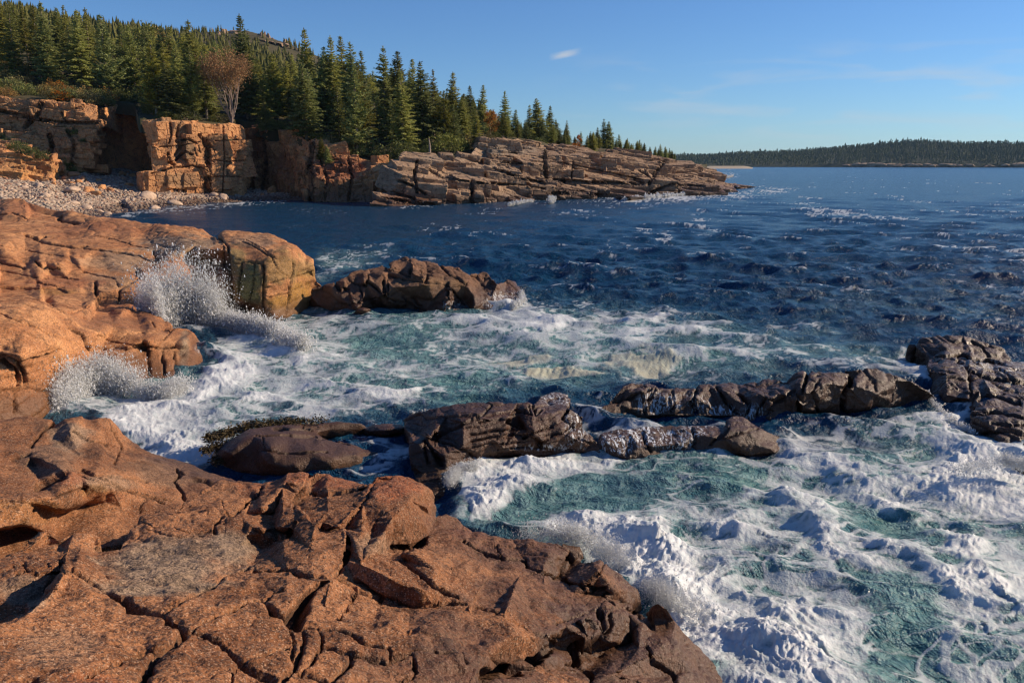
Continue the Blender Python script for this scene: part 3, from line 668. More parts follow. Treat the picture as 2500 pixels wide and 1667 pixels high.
def build_sea_rocks():
    # humped rock right of the shelf corner
    out = [(759,752,-.1),(757,720,.7),(760,704,1.05),(790,697,1.15),(812,690,1.25),(826,686,1.35),(842,674,1.5),(861,664,1.65),(880,660,1.7),(896,656,1.75),(912,653,1.75),(926,650,1.8),(932,646,1.85),(940,651,1.8),(950,655,1.85),(948,645,1.9),(958,637,2.0),(966,634,2.05),(978,630,2.1),(988,628,2.15),(1000,632,2.1),(1014,633,2.05),(1022,638,1.95),
        (1040,636,1.95),(1060,640,1.9),(1073,642,1.85),(1087,652,1.7),(1100,649,1.7),(1114,655,1.6),(1130,663,1.5),(1145,672,1.35),(1158,670,1.35),(1165,668,1.35),(1176,662,1.4),(1190,668,1.3),(1200,677,1.2),(1210,690,1.0),(1214,694,.9),(1237,687,.6),(1256,687,.5),(1268,705,.25),(1274,730,0),(1262,748,-.1),
        (1230,753,-.1),(1165,756,-.1),(1145,762,-.1),(1120,760,-.1),(1085,764,-.1),(1060,764,-.1),(1030,760,-.1),(990,756,-.1),(952,758,-.1),(915,755,-.1),(880,762,-.1),(855,765,-.1),(835,762,-.1),(807,762,-.1)]
    inn = [(812,702,1.1),(775,745,.2),(815,740,.35),(826,720,.75),(850,705,1.0),(855,690,1.25),(880,695,1.15),(842,690,1.35),(885,668,1.6),(888,687,1.4),(900,667,1.6),(935,665,1.7),(941,680,1.45),(900,680,1.5),(895,700,1.1),(915,690,1.3),(948,662,1.7),(985,672,1.55),(990,682,1.4),(950,678,1.4),(938,720,.8),(900,735,.4),(960,700,1.15),
        (1005,650,1.85),(1004,665,1.75),(1007,650,1.95),(1032,660,1.75),(1044,665,1.6),(1035,685,1.45),(1000,668,1.6),(1040,645,1.85),(1070,655,1.75),(1075,663,1.6),(1050,650,1.8),(1098,672,1.45),(1095,690,1.25),(1040,695,1.3),(1000,700,1.2),(1095,740,.4),(1060,735,.4),(1100,700,1.1),(1130,680,1.3),(1135,695,1.1),(1150,690,1.1),(1156,672,1.25),(1170,690,.95),(1205,695,.85),(1180,688,1.0),
        (1000,735,.4),(960,740,.35),(1155,720,.6),(1200,725,.35),(1230,720,.25),(1110,745,.05),(1130,740,.1),(1160,748,.1),(1070,755,.1),(870,752,.25),(880,745,.35),(860,757,.1),(1250,705,.4)]
    ck = [([(936,680),(940,720),(942,735)], .06, .3),([(946,683),(948,720)], .04, .2),([(1093,690),(1095,740),(1092,760)], .06, .35),([(900,692),(915,700),(938,730),(960,736),(990,740),(1020,758)], .05, .28),([(820,690),(828,710),(850,705)], .05, .3),
        ([(878,695),(886,735)], .03, .15),([(950,672),(990,682),(1030,688),(1060,690),(1095,695)], .04, .2),([(948,650),(960,662),(1000,672),(1004,655)], .05, .3),([(1030,665),(1045,670),(1040,690)], .04, .2),([(1073,645),(1088,660),(1100,672),(1120,680),(1140,695)], .05, .3),
        ([(945,730),(965,715),(985,705),(1000,700)], .02, .1),([(985,725),(1000,745),(1040,762)], .04, .2),([(1005,728),(1030,750)], .04, .2),([(860,690),(895,700),(900,670)], .04, .25),([(1180,690),(1185,672)], .02, .1),([(1095,700),(1130,740),(1150,755)], .04, .25),([(840,745),(880,735),(920,730)], .04, .2)]
    o = make_rock('sea_rock', out, inn, M['wet'], .0028 * QF, cracks=ck, scale=1.1, wetz=(.2, 1.5), froth=[(1230,735,50,24,.7),(1110,750,30,16,.7)], seed=41, sm=0, sm_tol=.02, back=1.2, rough=.9, drop=-1.6, inset=.3,
                  blocks=[(1.1, 1.1, .7, .4, .2, .05, .10, .05)], paint={'gray': [(1040,700,120,30,.45),(900,700,50,20,.3)], 'ochre': [(1050,690,100,14,.25)]})
    tag(o, 'big humped brown rock standing in the bay beside the ochre stained cliff corner', 'rock')
    for nm, lab, pts in [('sea_rock', 'small wet brown knob just out of the water in front of the humped rock', [(850,768),(860,757,.25),(885,746,.4),(905,749,.35),(915,758,.15),(912,768),(880,775)])]:
        o_ = [(p[0], p[1], p[2] if len(p) > 2 else -.15) for p in pts]
        o = make_rock(nm, o_, [(882,756,.38)], M['wet'], .003 * QF, scale=.6, wetz=(1, 2), seed=44, sm=1, back=.9, drop=-1.2)
        tag(o, lab, 'rock')

    # low ledge with weed, left
    out = [(505,1118,-.1),(520,1095,.1),(548,1075,.3),(580,1058,.45),(604,1042,.55),(640,1038,.55),(700,1032,.5),(745,1027,.5),(790,1022,.45),(850,1021,.45),(885,1024,.4),(904,1032,.25),(895,1045,.15),(870,1052,.12),(800,1048,.3),(770,1052,.32),
        (800,1066,.3),(830,1070,.3),(880,1085,.15),(930,1098,.05),(945,1105,-.1),(895,1125,-.05),(892,1140,-.1),(860,1152,-.1),(830,1160,-.1),(770,1168,-.1),(700,1170,-.1),(640,1160,-.1),(560,1150,-.15),(520,1140,-.15)]
    inn = [(540,1100,.35),(600,1075,.62),(620,1062,.65),(700,1052,.6),(780,1068,.5),(650,1080,.62),(645,1105,.5),(600,1105,.3),(560,1110,.35),(625,1110,.2),(630,1130,.1),(560,1130,.05),(660,1100,.58),(760,1108,.42),(860,1105,.35),(885,1120,.22),(800,1130,.35),(720,1135,.35),(660,1140,.25),(640,1120,.4),(700,1110,.4),(760,1103,.5),(820,1090,.35)]
    ck = [([(640,1060),(645,1080),(648,1100)], .015, .08),([(700,1108),(760,1105),(800,1103)], .02, .1),([(625,1062),(700,1060),(790,1068),(850,1085)], .02, .1),([(640,1100),(700,1108)], .02, .1),([(670,1045),(760,1050)], .03, .15)]
    o = make_rock('sea_rock', out, inn, M['wet'], .003 * QF, cracks=ck, scale=.8, wetz=(.9, 2.5), seed=51, sm=2, sm_tol=.02, back=.8, rough=.45, drop=-1.2, paint={'ochre': [(760,1130,160,40,.35),(700,1080,100,30,.25)]})
    tag(o, 'smooth low wet brown rock edged with olive seaweed behind the nearest ledge', 'rock')
    o = make_rock('sea_rock', [(868,1052,-.1),(880,1042,.15),(905,1033,.3),(940,1030,.35),(975,1030,.3),(1000,1040,.2),(998,1060,.1),(970,1068,-.05),(930,1076,-.1),(890,1066,-.1)], [(930,1050,.38),(965,1048,.38),(900,1052,.25)],
                  M['wet'], .003 * QF, scale=.6, wetz=(1, 2), seed=53, sm=1, back=.7, drop=-1.1, rough=.8)
    tag(o, 'small flat black rock washed by foam between the seaweed rock and the ribbed ridge', 'rock')

    # central ribbed ridge
    out = [(1000,1150,-.1),(1002,1120,.25),(1000,1090,.5),(1002,1062,.6),(988,1040,.35),(985,1026,.35),(1000,1014,.5),(1018,1006,.65),(1040,1003,.75),(1069,996,.85),(1100,989,.95),(1135,984,1.0),(1165,983,1.0),(1196,980,1.05),(1230,981,1.0),(1262,984,.95),(1284,983,.95),(1296,987,.9),(1308,984,.85),
        (1320,972,.6),(1335,966,.5),(1354,958,.45),(1372,957,.4),(1386,963,.3),(1390,980,.5),(1385,995,.7),(1392,998,.75),(1408,1007,.65),(1424,1016,.55),(1420,1028,.45),(1406,1037,.5),(1420,1046,.45),(1437,1056,.35),(1455,1075,.2),(1472,1092,0),(1478,1102,-.1),
        (1463,1107,-.1),(1420,1107,-.1),(1354,1110,-.1),(1290,1114,-.1),(1231,1117,-.1),(1185,1128,-.1),(1162,1150,-.15),(1150,1180,-.3),(1140,1215,-.4),(1120,1260,-.5),(1070,1275,-.5),(1050,1240,-.45),(1052,1205,-.2),(1020,1175,-.1)]
    inn = [(1050,1068,.75),(1060,1050,.75),(1125,1035,.85),(1110,1048,.72),(1080,1062,.55),(1060,1066,.5),(1130,1030,.95),(1180,1010,1.02),(1150,1000,1.02),(1090,1020,.8),(1040,1040,.55),(1020,1055,.4),(1175,1020,1.0),(1240,1020,.95),(1255,1025,.7),(1270,1040,.65),(1300,1010,.85),(1340,1010,.8),(1380,1020,.65),(1300,1050,.6),(1280,1075,.35),(1312,1085,.2),(1300,1068,.45),(1340,1080,.3),(1380,1060,.45),(1420,1080,.25),
        (1045,1075,.62),(1080,1130,.15),(1010,1135,.15),(1040,1135,.15),(1085,1110,.4),(1130,1090,.5),(1140,1110,.25),(1160,1100,.35),(1200,1075,.5),(1230,1095,.3),(1180,1115,.15),(1220,1100,.2),(1350,1096,.12),(1010,1080,.6),(1060,1095,.5),
        (1030,1160,-.02),(1090,1145,.08),(1120,1150,-.05),(1060,1180,-.12),(1100,1200,-.25),(1070,1145,.1)]
    ck = [([(1040,1073),(1055,1100),(1080,1132)], .03, .2),([(1035,1075),(1045,1130)], .025, .15),([(1050,1068),(1100,1085),(1135,1100),(1165,1120)], .025, .14),([(1140,1092),(1190,1085),(1250,1080),(1310,1078)], .015, .08),([(1215,1098),(1270,1093),(1330,1094),(1400,1100)], .02, .1),
        ([(1060,1064),(1110,1046),(1130,1035),(1170,1015),(1200,990)], .03, .16),([(1150,1060),(1220,1050),(1280,1045)], .02, .1),([(1150,1075),(1230,1062),(1290,1060),(1350,1040)], .02, .1),([(1245,1030),(1275,1040),(1262,1020)], .06, .25),([(1280,1068),(1310,1072),(1320,1090)], .05, .22),
        ([(1300,988),(1310,1010),(1320,1000)], .03, .15),([(1260,1000),(1300,1010),(1290,990)], .025, .12),([(1385,1000),(1375,1020),(1400,1040)], .03, .15),([(1320,1085),(1350,1060),(1390,1045),(1400,1030)], .02, .12),([(1380,1062),(1395,1045),(1410,1040)], .02, .12),([(1170,1030),(1240,1020),(1255,1012)], .02, .1),([(1380,1085),(1410,1070),(1440,1085)],.02,.1)]
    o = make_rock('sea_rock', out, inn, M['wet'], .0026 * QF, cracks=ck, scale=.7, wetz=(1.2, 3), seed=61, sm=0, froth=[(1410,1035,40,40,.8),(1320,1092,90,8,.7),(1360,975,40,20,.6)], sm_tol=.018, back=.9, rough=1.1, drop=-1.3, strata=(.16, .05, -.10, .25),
                  paint={'ochre': [(1090,1150,70,20,.4),(1060,1180,60,30,.3)], 'red': [(1250,1050,160,50,.3)]})
    tag(o, 'long ribbed wet brown ridge in the middle of the surf, nearest the red edged block', 'rock')

    # split ridge to the right
    out = [(1488,1030,-.1),(1470,1025,0),(1461,1016,.1),(1464,998,.4),(1478,985,.5),(1492,975,.55),(1505,955,.75),(1520,942,.85),(1544,932,.9),(1566,936,.8),(1590,944,.7),(1620,951,.6),(1650,947,.62),(1684,947,.6),(1728,942,.6),(1772,930,.65),(1800,935,.6),(1837,931,.65),(1870,924,.75),(1894,922,.8),(1920,931,.8),(1930,922,.9),
        (1943,913,1.0),(1965,908,1.05),(1978,907,1.05),(2010,904,1.1),(2043,904,1.1),(2078,908,1.05),(2085,901,1.12),(2100,899,1.12),(2122,901,1.1),(2150,906,1.05),(2174,911,1.0),(2200,918,.95),(2228,931,.8),(2262,951,.5),(2282,968,.2),(2278,980,0),
        (2240,990,-.1),(2196,999,-.1),(2139,1010,-.1),(2056,1016,-.1),(2000,1018,-.1),(1943,1023,-.1),(1938,1030,-.1),(1912,1033,-.1),(1850,1036,-.1),(1822,1024,.02),(1790,1014,.1),(1706,1016,.05),(1640,1012,.1),(1610,1012,.1),(1580,1014,.1),(1557,1028,-.1)]
    inn = [(1500,970,.6),(1575,958,.75),(1600,955,.68),(1588,975,.5),(1575,1005,.2),(1500,1008,.3),(1540,960,.7),(1510,990,.45),(1640,965,.6),(1700,970,.55),(1690,1000,.2),(1650,990,.35),(1780,960,.6),(1810,985,.4),(1750,1000,.2),(1820,1010,.2),(1880,975,.6),(1945,978,.62),(1950,965,.75),(1900,960,.72),(1850,960,.65),(1870,985,.45),(1930,1020,.05),(1830,1025,.05),(1880,1025,.1),
        (1955,945,.9),(1967,955,.85),(1975,960,.8),(2060,940,.9),(2020,935,.98),(1975,930,1.0),(1985,1005,.2),(2050,990,.3),(2068,945,.85),(2072,1005,.1),(2078,950,.8),(2090,940,.9),(2180,930,.85),(2140,960,.65),(2180,985,.2),(2230,965,.3),(2120,995,.25)]
    ck = [([(2083,900),(2075,930),(2063,955),(2056,1010)], .06, .35),([(1972,908),(1962,935),(1955,960),(1950,1010)], .05, .3),([(1985,958),(1992,980),(1996,1015)], .03, .15),([(1600,952),(1580,985),(1574,1010)], .04, .25),([(1700,950),(1690,985),(1700,1010)], .04, .2),([(1480,985),(1530,975),(1590,950)], .03, .15),
        ([(1750,945),(1770,980),(1800,1005)], .04, .2),([(1870,970),(1855,1000),(1850,1030)], .04, .25),([(1900,975),(1880,1000),(1855,1030)], .03, .15),([(1800,960),(1830,985),(1822,1015)], .04, .2),([(1640,955),(1650,985),(1640,1005)], .03, .18),([(1940,955),(1900,980),(1870,972)], .03, .18),([(2000,925),(1985,955)], .02, .1)]
    o = make_rock('sea_rock', out, inn, M['wet'], .0026 * QF, cracks=ck, scale=.75, wetz=(1.3, 3), seed=71, sm=0, froth=[(1600,985,60,30,.7),(1760,1000,60,14,.7),(1690,985,70,24,.5),(1830,1005,40,20,.6)], sm_tol=.018, back=.9, rough=1.1, drop=-1.3, blocks=[(.9, .9, .6, .5, -.3, .05, .10, .04)])
    tag(o, 'long dark wet ridge split by two black cracks, highest at its right end', 'rock')
    out = [(1470,1100,-.1),(1455,1078,0),(1465,1060,.2),(1500,1048,.3),(1560,1042,.32),(1640,1040,.32),(1720,1042,.34),(1768,1038,.38),(1776,1024,.5),(1790,1016,.55),(1812,1018,.5),(1830,1028,.4),(1850,1040,.38),(1866,1050,.32),(1905,1062,.1),(1900,1078,0),(1912,1092,-.1),(1890,1104,-.1),(1837,1110,-.1),(1794,1106,-.1),(1720,1108,-.1),(1640,1106,-.1),(1580,1116,-.1),(1531,1120,-.1),(1487,1110,-.1)]
    inn = [(1540,1060,.3),(1700,1060,.34),(1780,1050,.45),(1830,1055,.4),(1760,1070,.3),(1650,1085,.15),(1560,1090,.15),(1800,1085,.18),(1850,1085,.15),(1880,1095,.05),(1480,1080,.2),(1870,1075,.12)]
    ck = [([(1780,1045),(1755,1068),(1735,1085)], .03, .15),([(1570,1055),(1575,1085),(1590,1105)], .03, .15),([(1690,1048),(1700,1075),(1690,1100)], .03, .15),([(1850,1045),(1800,1060),(1755,1072)], .02, .1)]
    o = make_rock('sea_rock', out, inn, M['wet'], .0026 * QF, cracks=ck, scale=.6, wetz=(1.3, 3), seed=81, sm=0, froth=[(1560,1065,110,34,1.),(1500,1090,60,26,1.),(1700,1050,60,14,.8),(1640,1080,60,26,.7)], sm_tol=.018, back=.9, rough=1.2, drop=-1.3)
    tag(o, 'low brown rock streaked with running foam in front of the split ridge', 'rock')

    # dark group at the right edge
    out = [(2218,868,-.1),(2216,860,.1),(2228,842,.45),(2238,828,.65),(2249,820,.75),(2284,816,.8),(2320,819,.8),(2350,822,.75),(2378,829,.65),(2400,832,.6),(2416,841,.5),(2440,850,.45),(2460,862,.35),(2475,880,.2),(2520,884,.1),(2620,890,-.1),(2700,960,-.1),(2720,1060,-.1),(2650,1190,-.1),(2520,1170,-.1),(2474,1145,-.1),(2470,1125,0),(2456,1108,0),(2425,1086,-.1),(2394,1064,-.1),
        (2371,1045,-.05),(2374,1012,.3),(2378,992,.35),(2350,993,-.1),(2306,992,-.1),(2284,980,-.1),(2274,955,0),(2275,925,.2),(2260,915,.3),(2266,905,.45),(2262,890,.5),(2270,876,.3)]
    inn = [(2290,835,.7),(2370,850,.6),(2350,872,.4),(2280,868,.35),(2400,865,.45),(2310,855,.6),(2440,875,.3),(2420,885,.2),(2300,885,.65),(2340,880,.65),(2365,895,.6),(2366,920,.5),(2310,910,.6),(2310,960,.3),(2340,970,.25),(2400,920,.55),(2400,895,.5),(2480,930,.4),(2440,940,.45),(2420,960,.55),(2480,970,.5),(2400,985,.5),(2450,1000,.5),(2520,1010,.5),(2600,1000,.4),(2480,1050,.4),(2420,1040,.35),(2440,1075,.2),(2520,1100,.2),(2600,1080,.3),(2500,990,.6),(2400,965,.35),(2380,975,.4),(2490,1130,.1)]
    ck = [([(2340,880),(2366,900),(2368,940),(2372,970)], .05, .3),([(2375,832),(2400,850),(2415,870)], .04, .2),([(2285,870),(2350,868),(2400,880),(2450,885)], .05, .25),([(2375,905),(2420,925),(2500,935)], .05, .25),([(2390,975),(2430,965),(2490,985)], .05, .25),([(2375,1010),(2430,1005),(2500,1020)], .04, .2),([(2400,1060),(2450,1050),(2520,1060)], .04, .2),([(2440,900),(2470,920)],.03,.15),([(2420,1030),(2470,1040),(2520,1035)],.03,.15)]
    o = make_rock('sea_rock', out, inn, M['wet'], .0028 * QF, cracks=ck, scale=.9, wetz=(1.3, 3), seed=91, sm=0, froth=[(2400,890,70,14,.5),(2480,900,60,20,.5)], sm_tol=.02, back=.5, rough=1.1, drop=-1.3, blocks=[(1.2, 1.2, .7, .2, .2, .06, .10, .05)])
    tag(o, 'cluster of black wet rocks running off the right side of the bay', 'rock')
# ------------------------------------------------------------------ sea
# areas of white water, traced: polygon, amount, feather px
FOAM = [
    ([(120,1010),(150,940),(200,905),(300,930),(460,930),(560,880),(470,800),(400,770),(420,700),(520,690),(640,760),(760,755),(950,760),(1180,758),(1290,740),(1420,745),(1640,760),(1850,790),(2050,850),(2260,870),(2270,960),(2150,895),(1960,895),(1800,920),(1560,920),(1480,960),(1380,975),(1200,975),(1060,990),(980,1020),(700,1030),(520,1090),(500,1150),(380,1110),(260,1000)], .42, 45),
    ([(120,1020),(150,930),(230,910),(330,940),(420,960),(560,900),(640,860),(560,820),(480,780),(560,740),(700,790),(720,840),(640,900),(560,960),(520,1010),(540,1060),(480,1110),(400,1110),(300,1060),(270,1000)], .34, 40),
    ([(560,960),(760,930),(960,950),(1040,990),(800,1020),(560,1030)], .22, 40),
    ([(700,760),(900,750),(940,800),(760,830)], .18, 30),
    ([(1130,1180),(1160,1125),(1300,1110),(1500,1100),(1900,1090),(2000,1040),(2290,1000),(2380,1000),(2380,1060),(2480,1120),(2700,1200),(2900,1900),(1750,1900),(1660,1560),(1560,1420),(1470,1350),(1330,1300),(1260,1290),(1150,1290),(1130,1230)], .47, 40),
    ([(1140,1120),(1300,1105),(1500,1110),(1440,1160),(1250,1190),(1200,1270),(1120,1270)], .30, 25),
    ([(1260,1310),(1380,1270),(1560,1290),(1640,1350),(1720,1420),(1800,1560),(1900,1700),(1660,1600),(1560,1440),(1460,1350)], .38, 35),
    ([(1960,1020),(2260,1000),(2380,1060),(2250,1070),(2000,1060),(1900,1100),(1850,1080)], .22, 30),
    ([(2280,1150),(2500,1110),(2700,1200),(2700,1300),(2350,1240)], .35, 40),
    ([(1560,1370),(1800,1330),(2000,1420),(2100,1560),(2000,1640),(1800,1500)], .12, 60),
    ([(2290,985),(2380,990),(2370,1050),(2420,1085),(2300,1070)], .25, 20),
    ([(1400,1010),(1470,1000),(1480,1050),(1560,1050),(1800,1040),(1840,1045),(1500,1100),(1400,1060)], .42, 18),
    ([(2180,880),(2275,880),(2280,960),(2240,930)], .40, 25),
    ([(765,690),(880,640),(980,620),(900,600),(780,610)], .42, 25),
    ([(1240,690),(1330,730),(1360,790),(1260,780),(1160,765)], .40, 35),
    ([(1270,640),(1500,655),(1600,700),(1400,740)], .14, 60),
    ([(300,530),(270,518),(420,503),(600,490),(700,486),(700,494),(500,512),(380,522)], .55, 8),
    ([(640,500),(720,496),(900,508),(1000,497),(1080,495),(900,522),(780,540),(700,520)], .28, 14),
    ([(940,505),(1060,492),(1250,488),(1380,482),(1560,476),(1720,470),(1780,462),(1880,452),(1980,462),(1820,488),(1600,500),(1400,498),(1200,500),(1000,510)], .38, 10),
    ([(1500,480),(1620,474),(1760,465),(1800,470),(1700,484),(1560,490)], .30, 8),
    ([(1740,420),(1790,416),(1820,430),(1770,440),(1740,436)], .6, 8),
    ([(1500,500),(1850,470),(2150,490),(2450,520),(2450,560),(1900,540),(1500,530)], .17, 40),
    ([(1150,520),(1500,500),(1700,530),(1400,570),(1150,560)], .10, 40),
    ([(1600,540),(2000,550),(2400,560),(2500,600),(1900,610),(1500,590)], .10, 40),
    ([(1900,440),(2500,470),(2500,520),(1950,490)], .08, 30),
    ([(880,1120),(960,1095),(1000,1110),(950,1150),(860,1170)], .48, 20),
    ([(780,1050),(860,1040),(1000,1045),(1000,1100),(960,1110),(880,1080)], .42, 20), ([(470,1110),(540,1140),(640,1160),(560,1170)], .3, 14),
    ([(1800,1090),(2000,1060),(2100,1090),(1900,1130)], .12, 30),
]
# calmer darker openings in the white water
CALM = [([(1120,1280),(1280,1190),(1440,1160),(1600,1180),(1500,1260),(1380,1270),(1290,1300),(1160,1310)], .42, 40),
        ([(1450,1130),(1700,1120),(1850,1150),(1700,1200),(1480,1190)], .18, 50),
        ([(1280,930),(1420,910),(1520,930),(1440,975),(1300,975)], .35, 30),
        ([(1040,960),(1200,950),(1300,965),(1100,985)], .25, 20),
        ([(820,790),(1000,780),(1020,830),(860,840)], .2, 30),
        ([(1780,1380),(1950,1320),(2050,1360),(2000,1440),(1860,1450)], .22, 40),
        ([(2060,1400),(2200,1430),(2300,1560),(2150,1620),(2040,1500)], .25, 50),
        ([(1000,1080),(1130,1130),(1130,1290),(1040,1250),(1000,1160)], .6, 12),
        ([(1860,1010),(2200,1015),(2300,1040),(2150,1080),(2000,1060)], .14, 30)]
AER = [([(100,1020),(180,900),(560,880),(480,760),(640,770),(780,745),(1290,745),(1650,770),(2100,850),(2280,900),(2000,905),(1560,930),(1200,985),(700,1035),(480,1120),(260,1010)], 1.0, 90),
       ([(1120,1290),(1160,1110),(1900,1090),(2300,1000),(2700,1180),(2900,1900),(1700,1900),(1500,1380)], 1.0, 60),
       ([(1900,700),(2500,690),(2500,790),(2000,800)], .35, 60), ([(765,690),(900,640),(960,610),(780,610)], .8, 30)]
# breaking crests: polyline of (px, py, height), width m, foam boost
CREST = [
    ([(1560,1330,.25),(1640,1292,.5),(1740,1285,.55),(1800,1300,.3)], .42, .5),
    ([(1700,1330,.2),(1800,1310,.45),(1900,1340,.5),(1960,1400,.35),(1990,1450,.15)], .5, .35),
    ([(1800,1200,.15),(1900,1195,.45),(1960,1240,.5),(2010,1300,.4),(2040,1360,.2)], .45, .4),
    ([(2000,1130,.2),(2060,1150,.5),(2130,1200,.5),(2190,1250,.45),(2260,1300,.45),(2360,1360,.45),(2420,1430,.35)], .5, .5),
    ([(2300,1180,.3),(2380,1130,.55),(2460,1120,.55),(2560,1140,.4)], .6, .6),
    ([(1100,1270,.1),(1190,1240,.3),(1270,1195,.42),(1330,1200,.2)], .35, .6),
    ([(1140,1160,.15),(1210,1135,.3),(1330,1118,.3),(1460,1118,.15)], .4, .5),
    ([(1380,1310,.15),(1460,1290,.4),(1540,1310,.4),(1600,1350,.3)], .4, .5),
    ([(1520,1400,.3),(1560,1360,.6),(1600,1380,.5),(1660,1440,.3)], .4, .7),
    ([(1660,1440,.2),(1780,1430,.35),(1880,1480,.35),(1960,1560,.3)], .45, .4),
    ([(1700,1540,.15),(1760,1560,.4),(1860,1600,.4),(1960,1660,.3)], .5, .7),
    ([(2100,1330,.1),(2200,1350,.35),(2300,1420,.35),(2380,1500,.2)], .45, .4),
    ([(2050,1520,.1),(2160,1490,.3),(2300,1540,.3),(2420,1620,.2)], .5, .35),
    ([(1320,820,.25),(1350,800,.5),(1390,790,.3)], .6, .55), ([(1590,790,.2),(1625,760,.6),(1650,775,.3)], .7, .45),
    ([(1540,830,.15),(1600,810,.45),(1680,815,.2)], .7, .45), ([(1950,800,.2),(1975,780,.6),(2000,800,.2)], .6, .5),
    ([(1080,785,.1),(1170,800,.2),(1280,790,.15)], .6, .4), ([(1660,880,.1),(1720,862,.3),(1800,870,.15)], .5, .35),
    ([(700,860,.1),(770,850,.3),(830,870,.1)], .4, .4), ([(560,800,.3),(620,800,.5),(700,840,.35),(740,880,.15)], .7, .7),
    ([(430,880,.2),(480,850,.45),(560,880,.3),(540,940,.2)], .6, .6), ([(280,1010,.2),(400,1000,.25),(480,960,.3),(560,920,.2)], .5, .6),
    ([(300,1040,.1),(380,1060,.2),(440,1100,.1)], .35, .7), ([(620,980,.06),(740,950,.12),(860,940,.1),(960,960,.05)], .3, .35),
    ([(960,975,.05),(1010,955,.14),(1040,940,.16),(1060,960,.08)], .25, .5), ([(2110,745,.1),(2200,735,.45),(2320,750,.15)], 1.2, .0), ([(1880,755,.15),(1920,745,.55),(1960,765,.15)], 1.0, .1),
    ([(2050,860,.1),(2160,850,.25),(2260,880,.1)], .6, .35), ([(900,640,.1),(850,650,.2),(790,665,.1)], .5, .4)]
OCHREFOAM = [(1250,870,70,10,.8),(1350,893,90,12,1.),(1420,897,60,8,.9),(1580,880,80,24,.9),(1490,895,60,14,.6),(1300,865,50,8,.8),(1520,870,60,14,.7)]

def wave_field(X, Yy, spacing, amp):
    """many short-crested wave trains, driven mostly towards the shore"""
    r = np.random.default_rng(5)
    H = np.zeros(len(X)); DX = np.zeros(len(X)); DY = np.zeros(len(X))
    for i in range(76):
        lam = 16.0 * (0.32 / 16.0) ** (i / 75.0)
        k = 2 * math.pi / lam
        th = R(250) + r.normal(0, .55 if lam > 2 else .95)      # travelling towards the camera and slightly left
        dx, dy = math.cos(th), math.sin(th)
        a = (.0150 * lam ** .95 if lam < 2.6 else .0270 * (lam / 2.6) ** .25) * (.75 + .5 * r.random())
        ph = r.random() * 6.283
        fade = np.clip((lam / spacing - 2.2) / 2.5, 0, 1)
        s = k * (X * dx + Yy * dy) + ph
        H += a * np.cos(s) * fade
        q = .80 * a * fade
        DX -= q * dx * np.sin(s); DY -= q * dy * np.sin(s)
    return H * amp, DX * amp, DY * amp

